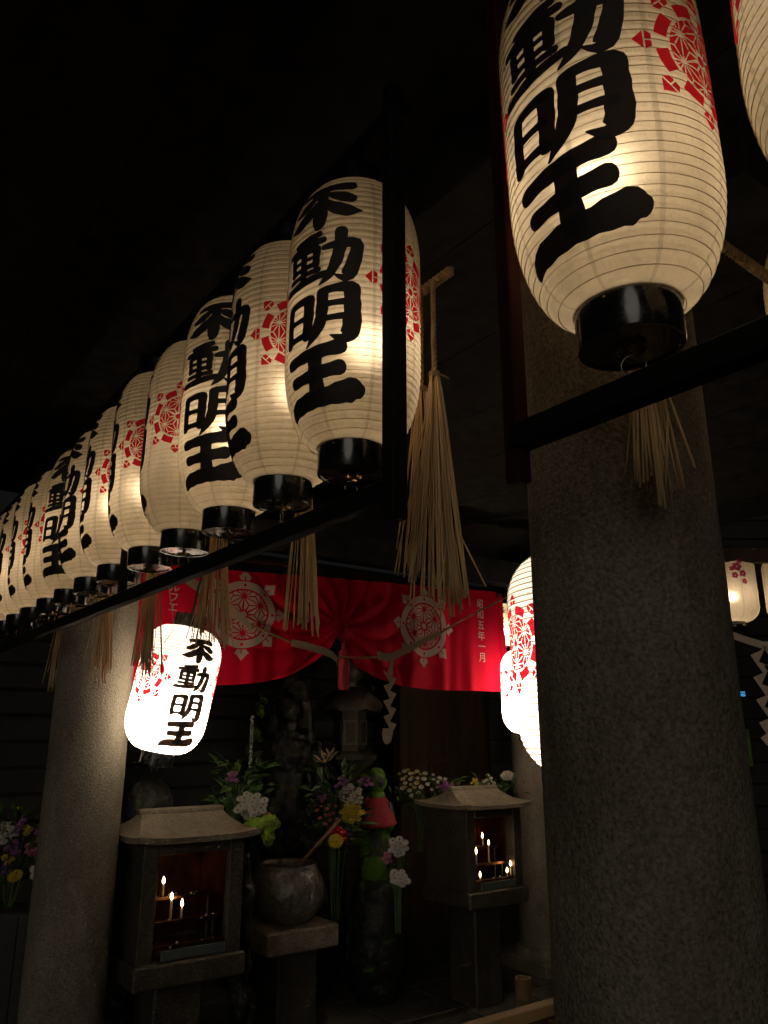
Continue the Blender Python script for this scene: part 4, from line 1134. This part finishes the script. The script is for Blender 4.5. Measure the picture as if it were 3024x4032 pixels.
# mossy rock and dark boulder
ro = X(-.74, 5.02, 0); ro.z = 0
t = thing('mossy_rock', ro, 'bright green mossy rock just past the three-candle shelter roof', 'rock')
zr = EYE - .475
lumpy('moss_cap', [((0, 0, zr - .06), (.10, .10, .045)), ((.045, -.02, zr - .045), (.07, .08, .045)), ((-.07, 0, zr - .08), (.05, .07, .028)), ((.05, -.05, zr - .12), (.04, .05, .05))], MT['moss'], t, vox=.012, disp=.05, dscale=.045)
lumpy('rock', [((-.10, .06, zr * .46), (.065, .07, zr * .50)), ((-.05, .03, zr - .10), (.07, .06, .05))], MT['mossy_stone'], t, vox=.02, disp=.06, dscale=.1)
ro = X(-1.58, 5.5, 0); ro.z = 0
t = thing('dark_boulder', ro, 'dark wet rounded boulder between the lit pillar and the daisies', 'rock')
lumpy('boulder', [((0, 0, EYE - .47), (.17, .15, .19)), ((0, .02, (EYE - .5) * .5), (.22, .2, (EYE - .5) * .56))], MT['mossy_stone'], t, vox=.015, disp=.03, dscale=.07)

# ------------------------------------------------------------------ stone garden lantern behind the curtain
to = X(-.32, 7.75, 0); to.z = 0
t = thing('stone_lantern', to, 'old stone garden lantern with curved roof behind the red tassel', 'stone lantern')
zz = EYE
obj('finial', MB().lathe([(.05, zz + .42), (.062, zz + .45), (.055, zz + .475), (.105, zz + .53), (.118, zz + .58), (.105, zz + .64), (.06, zz + .69), (.012, zz + .735)], 28), MT['shaded_stone'], t, auto=45)
mb = MB(); rs = []
for (rr, z_, lf) in ((.16, .20, 0), (.285, .195, .028), (.29, .225, .03), (.275, .28, .012), (.235, .34, 0), (.17, .395, 0), (.08, .43, 0)):
    ring = []
    for i in range(48):
        a = 2 * math.pi * i / 48; e = abs(((a / (math.pi / 3)) % 1) - .5) * 2
        ring.append((rr * (1 + .06 * e * e) * math.cos(a), rr * (1 + .06 * e * e) * math.sin(a), zz + z_ + lf * e ** 3))
    rs.append(ring)
mb.rings(rs); obj('roof', mb, MT['shaded_stone'], t, auto=40)
lb = obj('light_box', MB().lathe([(.15, zz - .16), (.15, zz + .20)], 6), MT['shaded_stone'], t)
for a in range(6):
    an = R(60 * a + 30); d = Vector((math.cos(an), math.sin(an), 0)); s_ = Vector((-math.sin(an), math.cos(an), 0)); c = d * .131
    mb = MB()
    for (x0, x1, z0, z1) in ((-.065, -.045, -.11, .12), (.045, .065, -.11, .12), (-.045, .045, .10, .12), (-.045, .045, -.11, -.09)):
        q1 = [c + s_ * x0 + Vector((0, 0, zz + z0)), c + s_ * x1 + Vector((0, 0, zz + z0)), c + s_ * x1 + Vector((0, 0, zz + z1)), c + s_ * x0 + Vector((0, 0, zz + z1))]
        mb.add(q1 + [p + d * .014 for p in q1], [(3, 2, 1, 0), (4, 5, 6, 7), (0, 1, 5, 4), (1, 2, 6, 5), (2, 3, 7, 6), (3, 0, 4, 7)])
    obj('window_frame', mb, MT['dark_stone'], lb)
obj('middle_stone', MB().lathe([(.12, zz - .36), (.20, zz - .28), (.25, zz - .235), (.25, zz - .20), (.17, zz - .165)], 6), MT['shaded_stone'], t)
obj('shaft', MB().lathe([(.16, 0), (.15, .1), (.11, .14), (.105, zz - .40), (.125, zz - .36)], 24), MT['shaded_stone'], t, auto=40)

# ------------------------------------------------------------------ buildings behind
bo = W(3.3, 8.1, 0)
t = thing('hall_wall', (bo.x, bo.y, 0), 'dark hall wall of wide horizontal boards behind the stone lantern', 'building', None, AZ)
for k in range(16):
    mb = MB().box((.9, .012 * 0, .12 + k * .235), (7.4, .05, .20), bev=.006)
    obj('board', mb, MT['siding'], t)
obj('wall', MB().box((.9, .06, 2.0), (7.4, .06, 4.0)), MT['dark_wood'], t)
do = W(6.5, 7.3, 0)
t = thing('wooden_doors', (do.x, do.y, 0), 'brown wooden panelled doors behind the flowers and far pillar', 'door', None, AZ)
for k in range(3):
    x = -.46 + k * .62
    d = obj('door', MB().box((x, .04, 1.25), (.58, .03, 2.5)), MT['door_wood'], t)
    for xx in (-.265, 0, .265): obj('stile', MB().box((x + xx, .012, 1.25), (.045, .03, 2.5), bev=.003), MT['door_wood'], d)
    for z_ in (.3, 1.0, 1.65, 2.46): obj('rail', MB().box((x, .010, z_), (.58, .026, .06), bev=.003), MT['door_wood'], d)
obj('post', MB().box((-.86, .02, 1.4), (.16, .14, 2.8), bev=.004), MT['door_wood'], t)

# ------------------------------------------------------------------ offering box at the front, bamboo post
ob = W(2.36, 2.50, 0)
t = thing('offering_box', (ob.x, ob.y, 0), 'slatted wooden offering box with a pale rim, behind the broad pillar', 'offering box', None, AZ)
zo = EYE - 1.0
obj('rim', MB().box((-.05, -.13, zo - .022), (.95, .05, .044), bev=.003), MT['pale_wood'], t)
obj('rim', MB().box((-.05, -.73, zo - .024), (.95, .05, .044), bev=.003), MT['pale_wood'], t)
for k in range(9): obj('slat', MB().box((-.45 + k * .1, -.43, zo - .06), (.030, .55, .03), bev=.003), MT['slat_wood'], t)
obj('panel', MB().box((-.05, -.13, (zo - .05) / 2), (.90, .03, zo - .05)), MT['slat_wood'], t)
obj('panel', MB().box((-.05, -.73, (zo - .05) / 2), (.90, .03, zo - .05)), MT['slat_wood'], t)
for s_ in (-1, 1): obj('panel', MB().box((-.05 + s_ * .44, -.43, (zo - .08) / 2), (.03, .56, zo - .08)), MT['slat_wood'], t)
bm = MB(); hb_ = EYE - 1.21
bm.lathe([(.041, 0), (.042, hb_ - .10), (.044, hb_ - .095), (.042, hb_ - .09), (.042, hb_), (.036, hb_), (.035, hb_ - .2), (.002, hb_ - .2)], 24, cap=False)
tag(obj('bamboo_post', bm, MT['bamboo'], auto=40), 'cut bamboo tube standing beyond the pale rim of the offering box', 'bamboo').location = (.717, 4.5, 0)

# ------------------------------------------------------------------ far lanterns, right side
ME['fpaper'] = paper_mesh('paper_shade', .155, .07, .40, .09, 34, MT['washi'], sag=.001)
ME['fcap'] = MB().lathe([(.06, .004), (.073, .0), (.073, -.055), (.06, -.056), (.002, -.05)], 32, cap=False).mesh('bottom_collar', MT['lacquer'], True)
ME['fcapt'] = MB().lathe([(.06, .396), (.073, .40), (.073, .44), (.06, .44), (.002, .42)], 32, cap=False).mesh('top_collar', MT['lacquer'], True)
def far_lantern(p, label, text, yaw, power, scale=1.0, blossom=True):
    t = thing('small_lantern', p, label, 'lantern', 'small cream lanterns with brush names'); t.rotation_euler = (0, 0, yaw); t.scale = (scale,) * 3
    obj('paper_shade', ME['fpaper'], None, t); obj('bottom_collar', ME['fcap'], None, t); obj('top_collar', ME['fcapt'], None, t)
    obj('pull_ring', ME['bring'], None, t)
    sf = surf_factory(-math.pi / 2, .155, .07, .40, .09)
    text_on(text, .105, .108, lambda x, z, o: Vector(sf(x, .275 + z, o)), MT['ink'], t, .004)
    if blossom:
        sb = surf_factory(-math.pi / 2 + R(42), .155, .07, .40, .09); mb = MB()
        for (bx, bz, r_) in ((0, .30, .028), (.03, .26, .022), (-.015, .25, .02), (.02, .335, .018), (-.03, .29, .015), (.035, .215, .018)):
            for k in range(5):
                a = 2 * math.pi * k / 5
                ring = [sb(bx + math.cos(a) * r_ * .55 + r_ * .42 * math.cos(q2 * math.pi / 4), bz + math.sin(a) * r_ * .55 + r_ * .42 * math.sin(q2 * math.pi / 4), .002 + .0003 * k) for q2 in range(8)]
                mb.add(ring, [tuple(range(8))])
        obj('blossom_print', mb, MT['pink_ink'], t)
    ld = bpy.data.lights.new('lantern_bulb', 'POINT'); ld.energy = power; ld.color = (1.0, .80, .60); ld.shadow_soft_size = .02
    lo = bpy.data.objects.new('lantern_bulb', ld); C.objects.link(lo); lo.parent = t; lo.location = (.03, -.05, .14)
    return t
mat('pink_ink', (.55, .06, .20), .6, transl=(.5, (.75, .10, .28)))
p = X(2.02, 4.5, .615); far_lantern(p, 'small cream lantern with a pink blossom print and glowing bulb beyond the broad pillar', '大幸成', face_cam(p, -20), 1.1)
p = X(2.40, 4.5, .615); far_lantern(p, 'small cream lantern lettered in black, cut off beside the blossom-print one', '司勝', face_cam(p, -25), 1.1, blossom=False)
p = X(1.15, 7.5, .80); far_lantern(p, 'small cream lantern peeping out past the end of the red curtain', '寿光', face_cam(p, -10), 6, blossom=False)
beam('cross_beam', X(1.4, 4.36, .985), X(3.2, 4.40, .99), .05, .09, MT['door_wood'], 'thin timber above the small cream lanterns')
# streamer on the right
rope_thing('thin_rope', [X(1.5, 4.15, .62), X(1.885, 4.2, .495), X(2.03, 4.2, .455), X(2.4, 4.25, .52)], .003, .0036, 40, 'thin rope with a cut paper streamer beyond the broad pillar', step=.008)
o = X(2.03, 4.18, .455)
t = thing('paper_streamer', o, 'broad cut-paper streamer hanging beyond the broad pillar under the small lanterns', 'paper streamer', 'folded paper streamers on the thin rope')
ribbon([X(1.84, 4.18, .515) - o, X(1.95, 4.18, .475) - o, X(2.03, 4.18, .45) - o, X(2.10, 4.18, .455) - o], [Vector((0, 0, .02))] * 4, MT['shide_paper'], 'arm', t)
for sgn in (-1, 1):
    zl = [X(2.03 + .032 * sgn + (.028 if k % 2 else -.028) * sgn, 4.18, .44 - .058 * k) - o for k in range(9)]
    ribbon(zl, [Vector((.020, 0, .018 * (1 if k % 2 else -1) * sgn)) for k in range(9)], MT['shide_paper'], 'zigzag', t)
ribbon([X(1.985, 4.18, .0) - o, X(2.03, 4.175, -.06) - o, X(2.05, 4.175, -.085) - o], [Vector((.036, 0, .024))] * 3, MT['shide_paper'], 'tail', t)
# little blue light and green cloth far behind
t = thing('blue_sign', X(3.6, 8, .36), 'two small glowing blue bars far beyond the broad pillar', 'sign')
obj('light_bar', MB().box((0, 0, .035), (.055, .02, .014)), MT['blue_glow'], t); obj('light_bar', MB().box((0, 0, .008), (.055, .02, .026)), MT['blue_glow'], t)
obj('housing', MB().box((0, .03, .02), (.09, .03, .10)), MT['dark_wood'], t)
t = thing('green_panel', X(3.6, 8.05, -.30), 'dim green panel far beyond the broad pillar', 'panel')
obj('sheet', MB().box((0, 0, .16), (.09, .02, .36), bev=.004), MT['green_cloth'], t); obj('frame', MB().box((0, .03, .16), (.12, .03, .42), bev=.004), MT['dark_wood'], t)
t = thing('timber_building', X(5.2, 9.2, -EYE), 'dark timber building far beyond the small cream lanterns', 'building')
for k in range(20): obj('board', MB().box((0, 0, .12 + k * .235), (8.0, .05, .22), bev=.006), MT['siding'], t)
obj('wall', MB().box((0, .06, 2.4), (8.0, .06, 4.8)), MT['dark_wood'], t)
